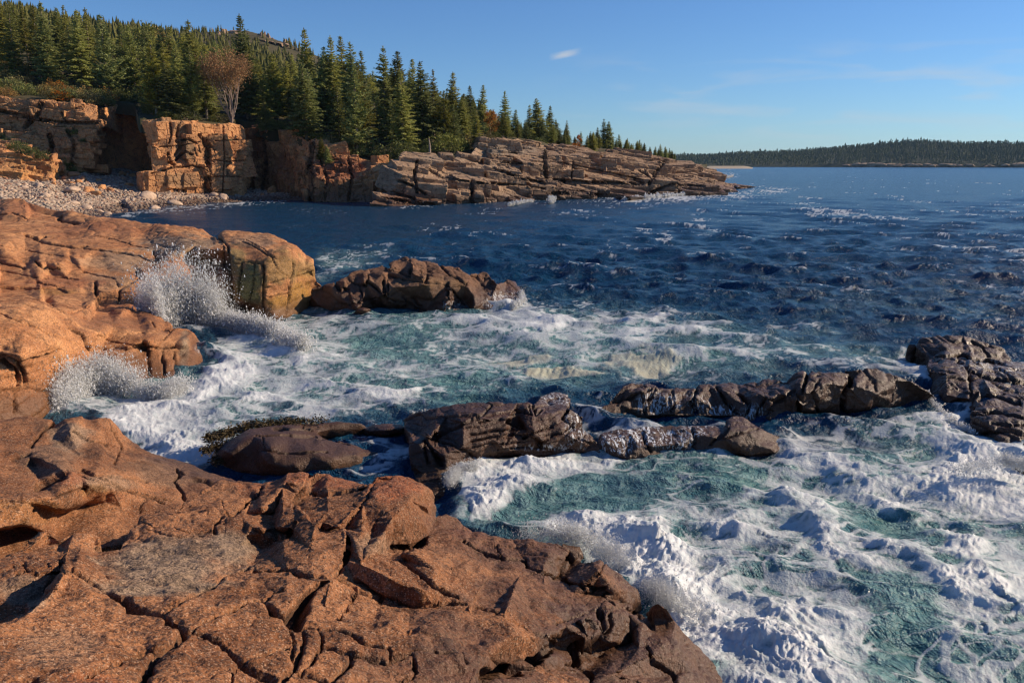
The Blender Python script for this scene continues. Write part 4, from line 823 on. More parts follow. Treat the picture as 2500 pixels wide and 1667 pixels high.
def build_sea():
    us = np.arange(-420, 2921, 3.0 * QF)
    vs = np.concatenate([400 + 7 * FPX / np.array([6400., 5800, 5200, 4700, 4300]) , np.arange(403.2, 790, 1.35 * QF)])
    vs = np.concatenate([vs, np.arange(vs[-1] + 1.5 * QF, 1960, 2.7 * QF)])
    nu, nv = len(us), len(vs)
    UU, VV = np.meshgrid(us, vs); U = UU.ravel(); Vv = VV.ravel()
    a = (U - 1250) / FPX; b = (833.5 - Vv) / FPX
    dx, dy, dz = a, CP + b * SP, -SP + b * CP
    t = CAM_H / np.maximum(-dz, 1e-5); t = np.minimum(t, 6600)
    X, Yy = dx * t, dy * t
    dist = t
    spacing = 3.2 * QF * t / FPX * 1.6
    spacing = np.maximum(3.0 * QF * t / FPX, np.where(Vv < 790, 1.35, 2.7) * QF / FPX * t * t / CAM_H)
    P = np.stack([X, Yy, np.zeros_like(X)], 1)
    # ---- foam amount
    wx = fbm(P / 2.2, 4, 301) ; wy = fbm(P / 2.2 + 40, 4, 305)
    pxm = FPX / np.maximum(t, 1)
    Uw = U + wx * pxm * .55; Vw = Vv + wy * pxm * .30
    F = np.zeros(len(U)); A = np.zeros(len(U))
    for poly, am, fe in FOAM: F = F + am * polyfield(Uw, Vw, poly, fe)
    for poly, am, fe in CALM: F = F - am * polyfield(Uw, Vw, poly, fe)
    for poly, am, fe in AER: A = np.maximum(A, am * polyfield(Uw, Vw, poly, fe))
    F = np.clip(F * (1 + .10 * A), 0, 1.1)
    # sheltered water near the cove and behind rocks is flatter
    shel = polyfield(U, Vv, [(250,480),(900,470),(1200,500),(1000,560),(780,620),(500,560)], 50)
    sh2 = polyfield(U, Vv, [(860,1180),(1000,1080),(1000,1190)], 20)
    amp = 1.0 - .55 * shel - .6 * sh2
    amp = amp * (1 - .45 * A)
    H, DX, DY = wave_field(X, Yy, spacing, 1.0)
    H *= amp; DX *= amp; DY *= amp
    steep = H / (.30 + .0 * t)
    # patches of wind chop (gusts)
    gust = fbm(np.stack([X / 22, Yy / 40, X * 0], 1), 3, 71)
    H *= 1 + .22 * gust
    # ---- crests
    CR = np.zeros(len(U)); 
    for poly, wid, boost in CREST:
        x = [p[0] for p in poly]; y = [p[1] for p in poly]
        s = np.where((U > min(x) - 420) & (U < max(x) + 420) & (Vv > min(y) - 260) & (Vv < max(y) + 300))[0]
        if len(s) == 0: continue
        W3 = np.array([at_z(p[0], p[1], 0)[:2] for p in poly]); hh = [p[2] for p in poly]
        px_, py_ = X[s] + .9 * wx[s] * wid, Yy[s] + .9 * wy[s] * wid
        best = np.full(len(s), 1e9); hb = np.zeros(len(s)); side = np.zeros(len(s))
        for i in range(len(poly) - 1):
            ax, ay = W3[i]; bx, by = W3[i + 1]; ex, ey = bx - ax, by - ay; L2 = ex * ex + ey * ey
            tt = np.clip(((px_ - ax) * ex + (py_ - ay) * ey) / L2, 0, 1)
            d = np.hypot(px_ - ax - tt * ex, py_ - ay - tt * ey)
            c = d < best; best = np.where(c, d, best); hb = np.where(c, hh[i] + (hh[i + 1] - hh[i]) * tt, hb)
            side = np.where(c, np.sign((px_ - ax) * ey - (py_ - ay) * ex), side)
        w = np.where(side > 0, wid * .75, wid * 1.5)           # steeper in front
        g = np.exp(-(best / w) ** 2)
        H[s] += hb * g * .30 * (.7 + .6 * np.clip(fbm(P[s] * 1.3, 3, 77) + .5, 0, 1))
        brk = .45 + .75 * sstep(-.25, .35, fbm(P[s] * np.array([1.6, 1.1, 1]) + 5, 4, 79))
        CR[s] = np.maximum(CR[s], np.exp(-(best / (w * 1.05)) ** 2) * boost * brk * .8)
    F = np.clip(F + CR, 0, 1.25)
    A = np.clip(A + CR * .8, 0, 1)
    # ---- foam pattern: torn lace drawn out along the flow
    Q = np.stack([X + .5 * wx, Yy + .5 * wy, H * .3], 1)
    flow = np.stack([Q[:, 0] * .55 + Q[:, 1] * .12, Q[:, 1] * .9 - Q[:, 0] * .1, Q[:, 2]], 1)
    near = sstep(60, 25, t)
    lace = ridged(flow * 1.15 + .22 * np.stack([wx, wy, wx], 1), 5, 401, .62)
    g1, g2, *_ = worley(np.stack([flow[:, 0] * 1.5 + .35 * wx, flow[:, 1] * 1.9 + .35 * wy, X * 0], 1), 471)
    h1, h2, *_ = worley(np.stack([flow[:, 0] * 4.4 + .9 * wy, flow[:, 1] * 5.2 + .9 * wx, X * 0], 1), 473)
    net = np.maximum(1 - sstep(.02, .34, g2 - g1), .85 * (1 - sstep(.02, .36, h2 - h1)) * sstep(80, 30, t))
    lace = np.maximum(lace, .35 + .62 * net * sstep(-.5, .3, wx + .4))
    body = fbm(flow * .55, 5, 411, .6) * .5 + .5
    fine = fbm(flow * 6.5, 3, 421) * .5 + .5
    cap = sstep(.08, .24, H + .12 * fbm(P / 1.1, 4, 431)) * sstep(.30, .75, fbm(P / np.array([5, 9, 1]), 3, 441) * .5 + .62)   # whitecaps on high crests
    patt = .50 * lace + .32 * body + .18 * fine
    lvl = F * .70 + .33 * cap * (1 - shel) * (.6 + .2 * sstep(20, 60, t) - .45 * sstep(90, 220, t))
    # scattered streaks of old foam offshore
    streak = sstep(.18, .55, fbm(np.stack([X / 9., Yy / 26., X * 0], 1), 4, 451)) * sstep(26, 55, t) * (1 - .5 * shel)
    lvl = lvl + .38 * streak * sstep(-.2, .3, fbm(np.stack([X / 1.6, Yy / 5., X * 0], 1), 3, 453) + .1)
    patch = sstep(-.09, .30, lvl - (1 - patt) + .02) * .95
    lace2 = ridged(flow * 2.6 + .3 * np.stack([wy, wx, wy], 1), 4, 461, .6)
    lines = sstep(.0, .16, np.maximum(lace, lace2 * .97) - (1.0 - .52 * np.clip(lvl, 0, 1))) * (lvl > .10)
    milk = .50 * np.clip(F, 0, 1) * sstep(.2, .8, body) * sstep(90, 50, t)
    foam = 1 - (1 - .85 * lines) * (1 - patch) * (1 - milk)
    thick = sstep(.06, .42, lvl - (1 - patt) + .0)
    # far away single flecks blur together
    foam = foam * (1 - .12 * sstep(55, 140, t)) * (1 - .4 * sstep(200, 600, t))
    # ---- lumps of piled foam
    bil = 1 - np.abs(perlin(Q * 2.3, 501)) * 2; bil2 = 1 - np.abs(perlin(Q * 5.2, 503)) * 2; bil3 = 1 - np.abs(perlin(Q * 11, 505)) * 2
    churn = np.clip(F - .35, 0, .8) / .8 * sstep(70, 35, t)
    small = sstep(4.5, 2.2, spacing / .05)
    bil4 = 1 - np.abs(perlin(Q * 21, 509)) * 2
    lump = (bil * .060 + bil2 * .075 + bil3 * .060 * sstep(30, 16, t) + bil4 * .030 * sstep(22, 12, t)) * thick * churn * .70 * (.35 + .8 * net)
    lump += .07 * churn * fbm(P * .8, 4, 507)
    lump += .012 * foam * sstep(40, 20, t) * (1 + bil3)
    hole = polyfield(U, Vv, [(1000,1150),(1100,1170),(1110,1270),(1060,1280),(1010,1190)], 25)
    Z = H + lump * .62 - .25 * hole
    far = sstep(3000, 12000, t)
    Z = Z * (1 - far)
    V3 = np.stack([X + DX, Yy + DY, Z], 1)
    V3[:nu, 2] = 0
    idx = np.arange(nu * nv).reshape(nv, nu)
    Fq = np.stack([idx[1:, :-1].ravel(), idx[1:, 1:].ravel(), idx[:-1, 1:].ravel(), idx[:-1, :-1].ravel()], 1)
    och = blobs(np.stack([X, Yy, X * 0], 1), OCHREFOAM)
    foam = np.maximum(foam, sstep(.35, .75, och * (.35 + .9 * patt)) * .95)
    V3[:, 2] += .05 * och * foam * (1 + bil2)
    wetdark = polyfield(U, Vv, [(980,1130),(1140,1130),(1130,1290),(1040,1260)], 20)
    o = new_mesh('water', V3, Fq, M['sea'], True, {'foam': foam, 'thick': thick * (.3 + .7 * np.clip(F, 0, 1)), 'aer': A * (.75 + .35 * fbm(P / 3.0, 3, 521)), 'ochre': och})
    tag(o, kind='structure')
    return o

def sea_material():
    t = NT('sea_water')
    foam, thick, aer, och = t.attr('foam'), t.attr('thick'), t.attr('aer'), t.attr('ochre')
    p = t.pos()
    n1 = t.noise(t.pos((1, 1.3, 1), (0, 0, .3)), 2.2, 5, .62, .4)
    n2 = t.noise(p, 9.0, 4, .6, .3)
    n3 = t.noise(p, 30.0, 3, .6)
    deep = t.mix(t.ramp(n1, .3, .7), (.003, .030, .078), (.005, .048, .098))
    green = t.mix(t.ramp(n1, .35, .65), (.075, .190, .185), (.22, .37, .35))
    col = t.mix(t.ramp(aer, .05, 1.0, 0, .85), deep, green)
    nf = t.noise(t.pos((1, .55, 1), (0, 0, .25)), .55, 6, .68, .5)
    # break the foam edge with bubbles
    e = t.math('ADD', foam, t.math('MULTIPLY', t.math('SUBTRACT', n3, .5), .55))
    fm = t.ramp(t.math('ADD', e, t.math('MULTIPLY', t.math('SUBTRACT', n2, .5), .7)), .10, .95)
    fcol = t.mix(och, t.mix(t.ramp(n2, .35, .7), (.86, .87, .87), (.70, .77, .78)), (.74, .68, .47))
    bf = t.n('ShaderNodeBump', {'Strength': .7, 'Distance': .8, 'Height': nf})
    cam_b = t.n('ShaderNodeBump', {'Strength': .9, 'Distance': .28, 'Height': n1, 'Normal': bf.outputs[0]})
    b2 = t.n('ShaderNodeBump', {'Strength': .6, 'Distance': .06, 'Height': n2, 'Normal': cam_b.outputs[0]})
    wat = t.bsdf(Base_Color=col, Roughness=.20, IOR=1.33, Specular_IOR_Level=.26, Normal=b2.outputs[0])
    fb = t.n('ShaderNodeBump', {'Strength': .7, 'Distance': .05, 'Height': n2})
    fb2 = t.n('ShaderNodeBump', {'Strength': .6, 'Distance': .02, 'Height': n3, 'Normal': fb.outputs[0]})
    fo0 = t.bsdf(Base_Color=fcol, Roughness=.55, Specular_IOR_Level=.35, Normal=fb2.outputs[0])
    ftr = t.n('ShaderNodeBsdfTranslucent', {'Color': (.70, .82, .82)})
    fo = t.n('ShaderNodeMixShader', {0: .22}); t.t.links.new(fo0.outputs[0], fo.inputs[1]); t.t.links.new(ftr.outputs[0], fo.inputs[2])
    # thin foam lets the green water through
    cover = t.math('MULTIPLY', fm, t.fmix(thick, .62, .97))
    mx = t.n('ShaderNodeMixShader', {0: cover}); t.t.links.new(wat.outputs[0], mx.inputs[1]); t.t.links.new(fo.outputs[0], mx.inputs[2])
    return t.done(mx.outputs[0])
M['sea'] = sea_material()
# ------------------------------------------------------------------ headland, cliffs, beach, hills
def build_headland():
    out = [Y(938,505,139),Y(948,492,139.5),Y(945,478,142),Y(958,462,143.5),Y(963,448,145),Y(972,430,146.5),Y(978,412,148),Y(985,400,150),Y(998,392,152),Y(1018,391,153),Y(1022,386,156),Y(1060,384,158),Y(1090,381,160),Y(1108,387,161),Y(1128,379,164),Y(1150,377,166),Y(1162,361,170),Y(1190,353,174),Y(1214,346,178),Y(1219,341,180),Y(1240,345,184),Y(1266,339,188),Y(1290,349,190),
        Y(1322,354,194),Y(1370,356,200),Y(1384,352,202),Y(1402,362,204),Y(1424,371,206),Y(1430,380,208),Y(1480,375,212),Y(1495,370,214),Y(1512,376,216),Y(1545,373,222),Y(1572,374,224),Y(1604,380,226),Y(1609,391,228),Y(1640,396,232),Y(1665,398,238),Y(1690,402,244),Y(1712,412,246),Y(1728,424,246),Y(1738,436,243),Y(1755,446,236),Y(1790,448,238),Y(1835,454,242),(1838,460,-.3),
        (1800,464,-.3),(1765,466,-.3),(1735,475,-.4),(1712,481,-.4),(1660,482,-.4),(1640,478,-.4),(1590,476,-.4),(1560,480,-.4),(1565,488,-.4),(1500,486,-.4),(1440,484,-.4),(1380,493,-.4),(1345,490,-.4),(1330,484,-.4),(1310,490,-.4),(1240,502,-.4),(1205,498,-.4),(1180,496,-.4),(1150,501,-.4),(1080,506,-.4),(1000,508,-.4)]
    inn = [Y(985,405,149),Y(1040,405,151),Y(1030,412,149.5),Y(1010,425,147),Y(1080,432,150),Y(1078,438,149),Y(1022,428,147.5),Y(1025,455,145.5),Y(1055,455,146),Y(1090,440,149),Y(1160,450,151.5),Y(1155,455,149.5),Y(1150,495,148.5),Y(1205,498,154.5),Y(1208,455,155),Y(1100,495,145.5),Y(1060,485,144.5),
        Y(1000,470,143),Y(980,450,145),Y(1010,480,141.5),Y(1050,495,140.8),Y(985,490,140.5),Y(1250,455,158),Y(1240,495,155),Y(1320,462,162),Y(1295,470,159),Y(1290,488,158),Y(1200,438,160),Y(1245,442,162),Y(1300,452,165),Y(1330,450,168),
        Y(1205,412,163),Y(1210,430,161),Y(1100,412,157),Y(1150,420,159),Y(1120,395,160),Y(1180,395,167),Y(1228,392,168),Y(1300,402,172),Y(1298,420,171),Y(1226,415,166),Y(1295,410,172.5),Y(1335,430,170),Y(1320,440,169),Y(1330,412,173),
        Y(1335,392,176),Y(1338,437,174.5),Y(1395,393,180),Y(1400,437,177),Y(1480,402,186),Y(1470,435,182),Y(1545,415,192),Y(1540,440,188),Y(1580,410,198),Y(1575,440,193),Y(1590,450,190),Y(1350,380,186),Y(1330,370,190),Y(1250,375,180),Y(1260,360,185),Y(1420,385,195),Y(1500,395,198),Y(1530,398,203),
        Y(1365,437,173),Y(1400,435,175),Y(1410,445,172),Y(1360,450,168),Y(1480,443,180),Y(1440,455,172),Y(1360,475,163),Y(1400,480,164),Y(1500,465,176),Y(1480,475,172),Y(1540,455,182),Y(1540,475,178),Y(1600,475,181),Y(1610,450,192),Y(1660,455,196),Y(1655,475,185),Y(1700,475,189),Y(1710,455,198),Y(1760,458,205),Y(1740,465,197),
        Y(1640,420,215),Y(1600,400,215),Y(1620,440,202),Y(1680,430,222),Y(1720,440,225),Y(1650,405,230),Y(1560,400,210),Y(1555,380,221),Y(1570,395,218),Y(1605,392,224),Y(1500,385,206),Y(1440,385,203)]
    ck = [([(1018,395),(1012,425),(1018,470)], .25, 1.0),([(1153,440),(1152,498)], .3, 1.3),([(1330,385),(1334,440)], .35, 1.6),([(1400,395),(1395,437)], .15, .7),([(1620,398),(1600,425),(1585,450)], .3, 1.4),([(1560,415),(1600,440)], .2,.8),
        ([(1040,410),(1080,432),(1160,446),(1260,452),(1330,462)], .2, .8),([(970,440),(1010,455),(1040,475)], .2, .9),([(1335,440),(1450,446),(1570,448)], .3, 1.0),([(1220,395),(1300,402)], .2, .6),([(1205,410),(1260,432),(1330,448)], .25, .9),([(1360,395),(1480,420),(1570,440)],.12,.5),([(1590,470),(1640,450),(1720,455)],.25,.9),([(950,485),(1000,495),(1060,500)],.25,.9),([(955,470),(1000,482),(1040,495)],.2,.8),([(1480,478),(1420,470),(1350,472)],.25,.9)]
    o = make_rock('terrain_headland', out, inn, M['head'], .0016 * QF, cracks=ck, scale=3.2, wetz=(.6, 2.6), seed=101, sm=0, sm_tol=.012, back=.5, rough=.3, drop=-4, inset=3, wig=1.0, plateau=2.5, smooth=False, warp=.25,
                  blocks=[(2.8, 2.6, .9, .3, .14, .16, .05, .12)], slabs=([(110, 7.5, 6, 3.4, .22, -.10, .10, .30, (930,370,1735,505)), (200, 4.6, 4, 2.0, .3, -.12, .12, .18, (930,370,1735,505)), (260, 2.4, 2.0, 1.0, .4, -.1, .1, .0, (1080,335,1480,400))],),
                  paint={'gray': [(1240,365,90,16,.7),(1100,385,90,10,.5),(1180,420,80,20,.3)], 'red': [(1000,480,70,24,.5)]})
    tag(o, kind='structure')
    # low reef in front and off the point
    for (x, y, w, h) in [(1540,483,50,3),(1800,457,55,4),(1740,424,24,2.2)]:
        d = at_z(x, y, 0)
        m = make_rock('sea_rock', [(x - w, y + 1, -.3),(x - w * .6, y - h * .6, .5),(x, y - h, .9),(x + w * .6, y - h * .5, .5),(x + w, y + 1, -.3),(x + w * .5, y + h * .6, -.3),(x - w * .4, y + h * .7, -.3)], [(x, y, .6)], M['wet'], .003 * QF, scale=2, wetz=(2, 4), seed=111 + int(x), sm=0, back=.8, drop=-3, inset=2)
        tag(m, {1540: 'thin black reef lying along the foot of the tan headland', 1800: 'low dark reef trailing off the tip of the headland', 1740: 'far small dark rock with white surf beyond the headland tip'}[x], 'reef')

def build_cliffs():
    # stone tower
    out = [Y(366,303,153),Y(372,294,154),Y(385,291,154),Y(430,293,156),Y(470,297,158.5),Y(520,304,161),Y(560,301,164),Y(588,305,166),Y(597,316,167),Y(600,350,166.5),Y(597,395,166),Y(592,440,165.5),Y(590,478,164),
        Y(575,482,161),Y(540,480,158.5),Y(518,474,157),Y(510,468,159.5),Y(503,466,160),Y(497,468,156.2),Y(470,464,154.5),Y(430,460,152.5),Y(385,452,150.5),Y(365,446,150),Y(364,430,150.5),Y(372,415,151),Y(369,380,151.5),Y(372,340,152)]
    inn = [Y(420,330,153.8),Y(430,300,154.2),Y(410,400,152.3),Y(372,425,150.4),Y(400,440,151.2),Y(440,430,152.8),Y(440,380,155),Y(425,345,153.3),Y(455,340,156.6),Y(480,345,156),Y(470,400,155.8),Y(497,400,156.8),Y(497,360,157),Y(470,440,154.6),Y(495,440,156.0),
        Y(503,352,159.5),Y(508,375,161),Y(508,420,160.6),Y(508,455,160),Y(516,372,161),Y(520,350,158.6),Y(522,370,158),Y(520,430,157.4),Y(518,465,157),Y(535,365,159),Y(540,420,158.4),Y(545,330,161.5),Y(570,360,163.5),Y(580,420,163.8),Y(560,460,160.8),Y(500,325,158.6),Y(520,330,160)]
    ck = [([(503,350),(510,380),(508,420),(508,466)], .5, 1.6),([(487,330),(505,350),(525,365)], .25, .9),([(415,300),(418,330),(412,350)], .15, .6),([(430,345),(460,340),(480,350)], .2, .7),([(440,300),(432,330),(440,360),(428,380)], .2,.7),([(372,360),(440,356),(500,345)], .1, .4),([(370,425),(420,410),(470,405),(500,412)], .15, .6),([(430,390),(450,370),(470,378)],.2,.8),([(545,310),(548,380),(544,470)], .12, .45),([(520,390),(560,395),(596,392)], .1, .35),([(520,430),(590,432)], .1, .35),([(525,345),(595,340)], .1, .35),([(410,375),(414,395),(425,402)],.25,.9)]
    o = make_rock('rock_tower', out, inn, M['cliff'], .0015 * QF, cracks=ck, scale=3, wetz=(-2, -1), seed=121, sm=0, sm_tol=.012, back=.12, rough=.25, drop=-2, inset=9, wig=.8, plateau=6, smooth=False, warp=.2,
                  blocks=[(1.6, 1.4, 1.1, .72, .1, .12, .05, .14)], slabs=([(60, 3.4, 3.0, 3.4, .80, .03, .0, .38, (360,300,602,480)), (90, 1.7, 1.5, 1.5, .80, .05, .0, .30, (360,300,602,480))],),
                  paint={'gray': [(450,370,30,34,.8),(440,440,60,20,.6),(380,292,60,6,.6),(440,310,24,14,.5),(535,440,14,30,.4)]})
    tag(o, 'tall orange sheer sided stone tower with a dark vertical cleft beside the cobble beach', 'rock')

    # cliff on the left with the dark cove behind the tower
    out = [Y(-300,205,176),Y(-100,222,172),Y(0,236,168),Y(40,240,167),Y(80,246,166),Y(110,245,166),Y(150,250,166),Y(200,250,167),Y(236,258,168),Y(243,265,171),Y(262,262,182),Y(300,250,190),Y(340,262,190),Y(372,285,186),Y(376,350,184),Y(374,450,180),
        Y(330,440,178),Y(280,430,175),Y(240,425,170),Y(205,425,163),Y(160,432,158),Y(130,446,147),Y(80,452,142),Y(0,455,138),Y(-150,460,132),Y(-300,470,128)]
    inn = [Y(0,260,166),Y(60,275,165),Y(100,262,165),Y(150,275,164.5),Y(200,280,164.5),Y(236,285,166),Y(235,310,164.5),Y(150,305,163.5),Y(80,300,164.5),Y(0,300,165),Y(60,325,163),Y(20,335,163),Y(110,320,163),Y(150,320,162),Y(200,330,162),Y(218,350,161),Y(230,380,161),Y(232,412,161),Y(195,350,160.5),Y(180,380,160),Y(120,345,161),Y(128,372,161),Y(110,375,159),
        Y(244,300,172),Y(255,330,180),Y(262,400,180),Y(300,330,188),Y(310,410,184),Y(350,330,188),Y(345,400,186),Y(0,345,158),Y(40,352,154),Y(0,362,149),Y(50,378,148),Y(20,390,145),Y(90,392,148),Y(120,405,147),Y(132,420,146.5),Y(60,420,143),Y(0,420,141),Y(110,440,144.5),Y(140,400,153),Y(150,420,155),Y(190,410,159),Y(-150,340,158),Y(-150,400,142)]
    o = make_rock('terrain_cliff', out, inn, M['cliff'], .0017 * QF, cracks=[([(0,270),(60,285),(140,300),(235,300)], .3, .9),([(100,255),(92,280),(60,310)], .4, 1.2),([(120,330),(128,360),(115,385)], .4, 1.2),([(165,320),(180,350),(175,400)], .3,.9),([(150,275),(160,300)],.2,.6)],
                  scale=3.2, wetz=(-3, -2), seed=131, sm=0, sm_tol=.012, back=.3, rough=.35, drop=-2, inset=8, wig=1., plateau=8, smooth=False, warp=.3,
                  blocks=[(1.4, 1.4, .8, .1, .1, .14, .06, .14)], slabs=([(80, 4.2, 3.0, 2.0, .25, -.05, .0, .30, (-60,235,240,450)), (180, 1.8, 1.6, 1.0, .3, -.05, .0, .22, (-60,235,240,450))],),
                  paint={'gray': [(60,290,120,50,.45),(180,300,80,60,.35),(30,250,80,12,.5)], 'ochre': [(70,410,90,30,.35)]})
    tag(o, kind='structure')
    # back wall of the cove and the red promontory
    out = [Y(592,308,186),Y(620,314,185),Y(660,318,181),Y(700,322,176),Y(735,335,171),Y(752,345,167),Y(760,340,165),Y(785,355,164),Y(820,368,163),Y(850,378,162),Y(880,386,161),Y(925,402,159),Y(945,400,162),Y(975,395,168),Y(990,392,172),Y(1000,450,168),Y(990,496,160),
        Y(960,502,152),Y(940,501,150),Y(900,498,150),Y(850,496,151),Y(800,494,152),Y(768,492,153),Y(752,488,157),Y(745,484,163),Y(720,480,170),Y(690,480,171),Y(672,478,175),Y(640,476,179),Y(600,474,184)]
    inn = [Y(612,340,183),Y(640,360,180),Y(625,400,181),Y(665,350,178),Y(690,400,172.5),Y(700,350,174),Y(690,440,170),Y(720,420,170),Y(740,400,168),Y(750,380,165),Y(765,385,160),Y(762,420,156.5),Y(765,455,155),Y(790,395,159),Y(800,425,155.5),Y(830,400,158.5),Y(840,425,156),Y(860,400,159),Y(880,430,155),Y(920,420,156),Y(925,440,153),Y(850,455,153),Y(800,460,153.5),Y(900,470,151.5),Y(945,430,157),Y(950,470,153),Y(820,385,161),Y(975,440,163)]
    o = make_rock('terrain_cliff', out, inn, M['cliff'], .0017 * QF, cracks=[([(762,350),(756,420),(760,490)], .4, 1.3),([(780,380),(800,440),(790,490)], .25, .8),([(850,385),(860,430),(850,490)], .25, .8),([(640,320),(650,400),(640,470)],.3,1.)],
                  scale=3.0, wetz=(.8, 2.2), seed=141, sm=0, sm_tol=.012, back=.3, rough=.35, drop=-3, inset=7, wig=1., plateau=6, smooth=False, warp=.3,
                  blocks=[(1.3, 1.3, 1.5, .5, .3, .14, .06, .14)], slabs=([(70, 3.0, 2.6, 4.0, .5, .1, .15, .30, (590,320,1000,500)), (150, 1.5, 1.3, 1.8, .5, .1, .2, .22, (590,330,1000,500))],),
                  paint={'red': [(820,410,90,34,.9),(625,350,30,50,.7),(680,420,60,60,.5)], 'dark': [(690,430,70,60,.25),(850,470,110,30,.4)]})  # dark: shade of the cove wall and promontory foot, painted into the rock colour
    tag(o, kind='structure')

def cobble_mesh(sub=2, seed=0, angular=False, flat=.62):
    import bmesh
    bm = bmesh.new(); bmesh.ops.create_icosphere(bm, subdivisions=sub, radius=1)
    V = np.array([v.co[:] for v in bm.verts]); T = np.array([[v.index for v in f.verts] for f in bm.faces]); bm.free()
    n = V / np.linalg.norm(V, axis=1, keepdims=True)
    if angular:
        r = np.random.default_rng(seed)
        pl = r.normal(size=(11, 3)); pl /= np.linalg.norm(pl, axis=1, keepdims=True); h = r.uniform(.55, .85, 11)
        rad = np.min(np.where(n @ pl.T > .05, h / np.maximum(n @ pl.T, .05), 9), axis=1); rad = np.minimum(rad, 1.1)
        V = n * rad[:, None] + n * (.05 * fbm(n * 3 + seed, 3, seed))[:, None]
    else:
        V = n * (1 + .18 * perlin(n * 1.3 + seed * 7.7, seed) + .05 * perlin(n * 4 + seed, seed + 1))[:, None]
    return V * [1, .8, flat], T

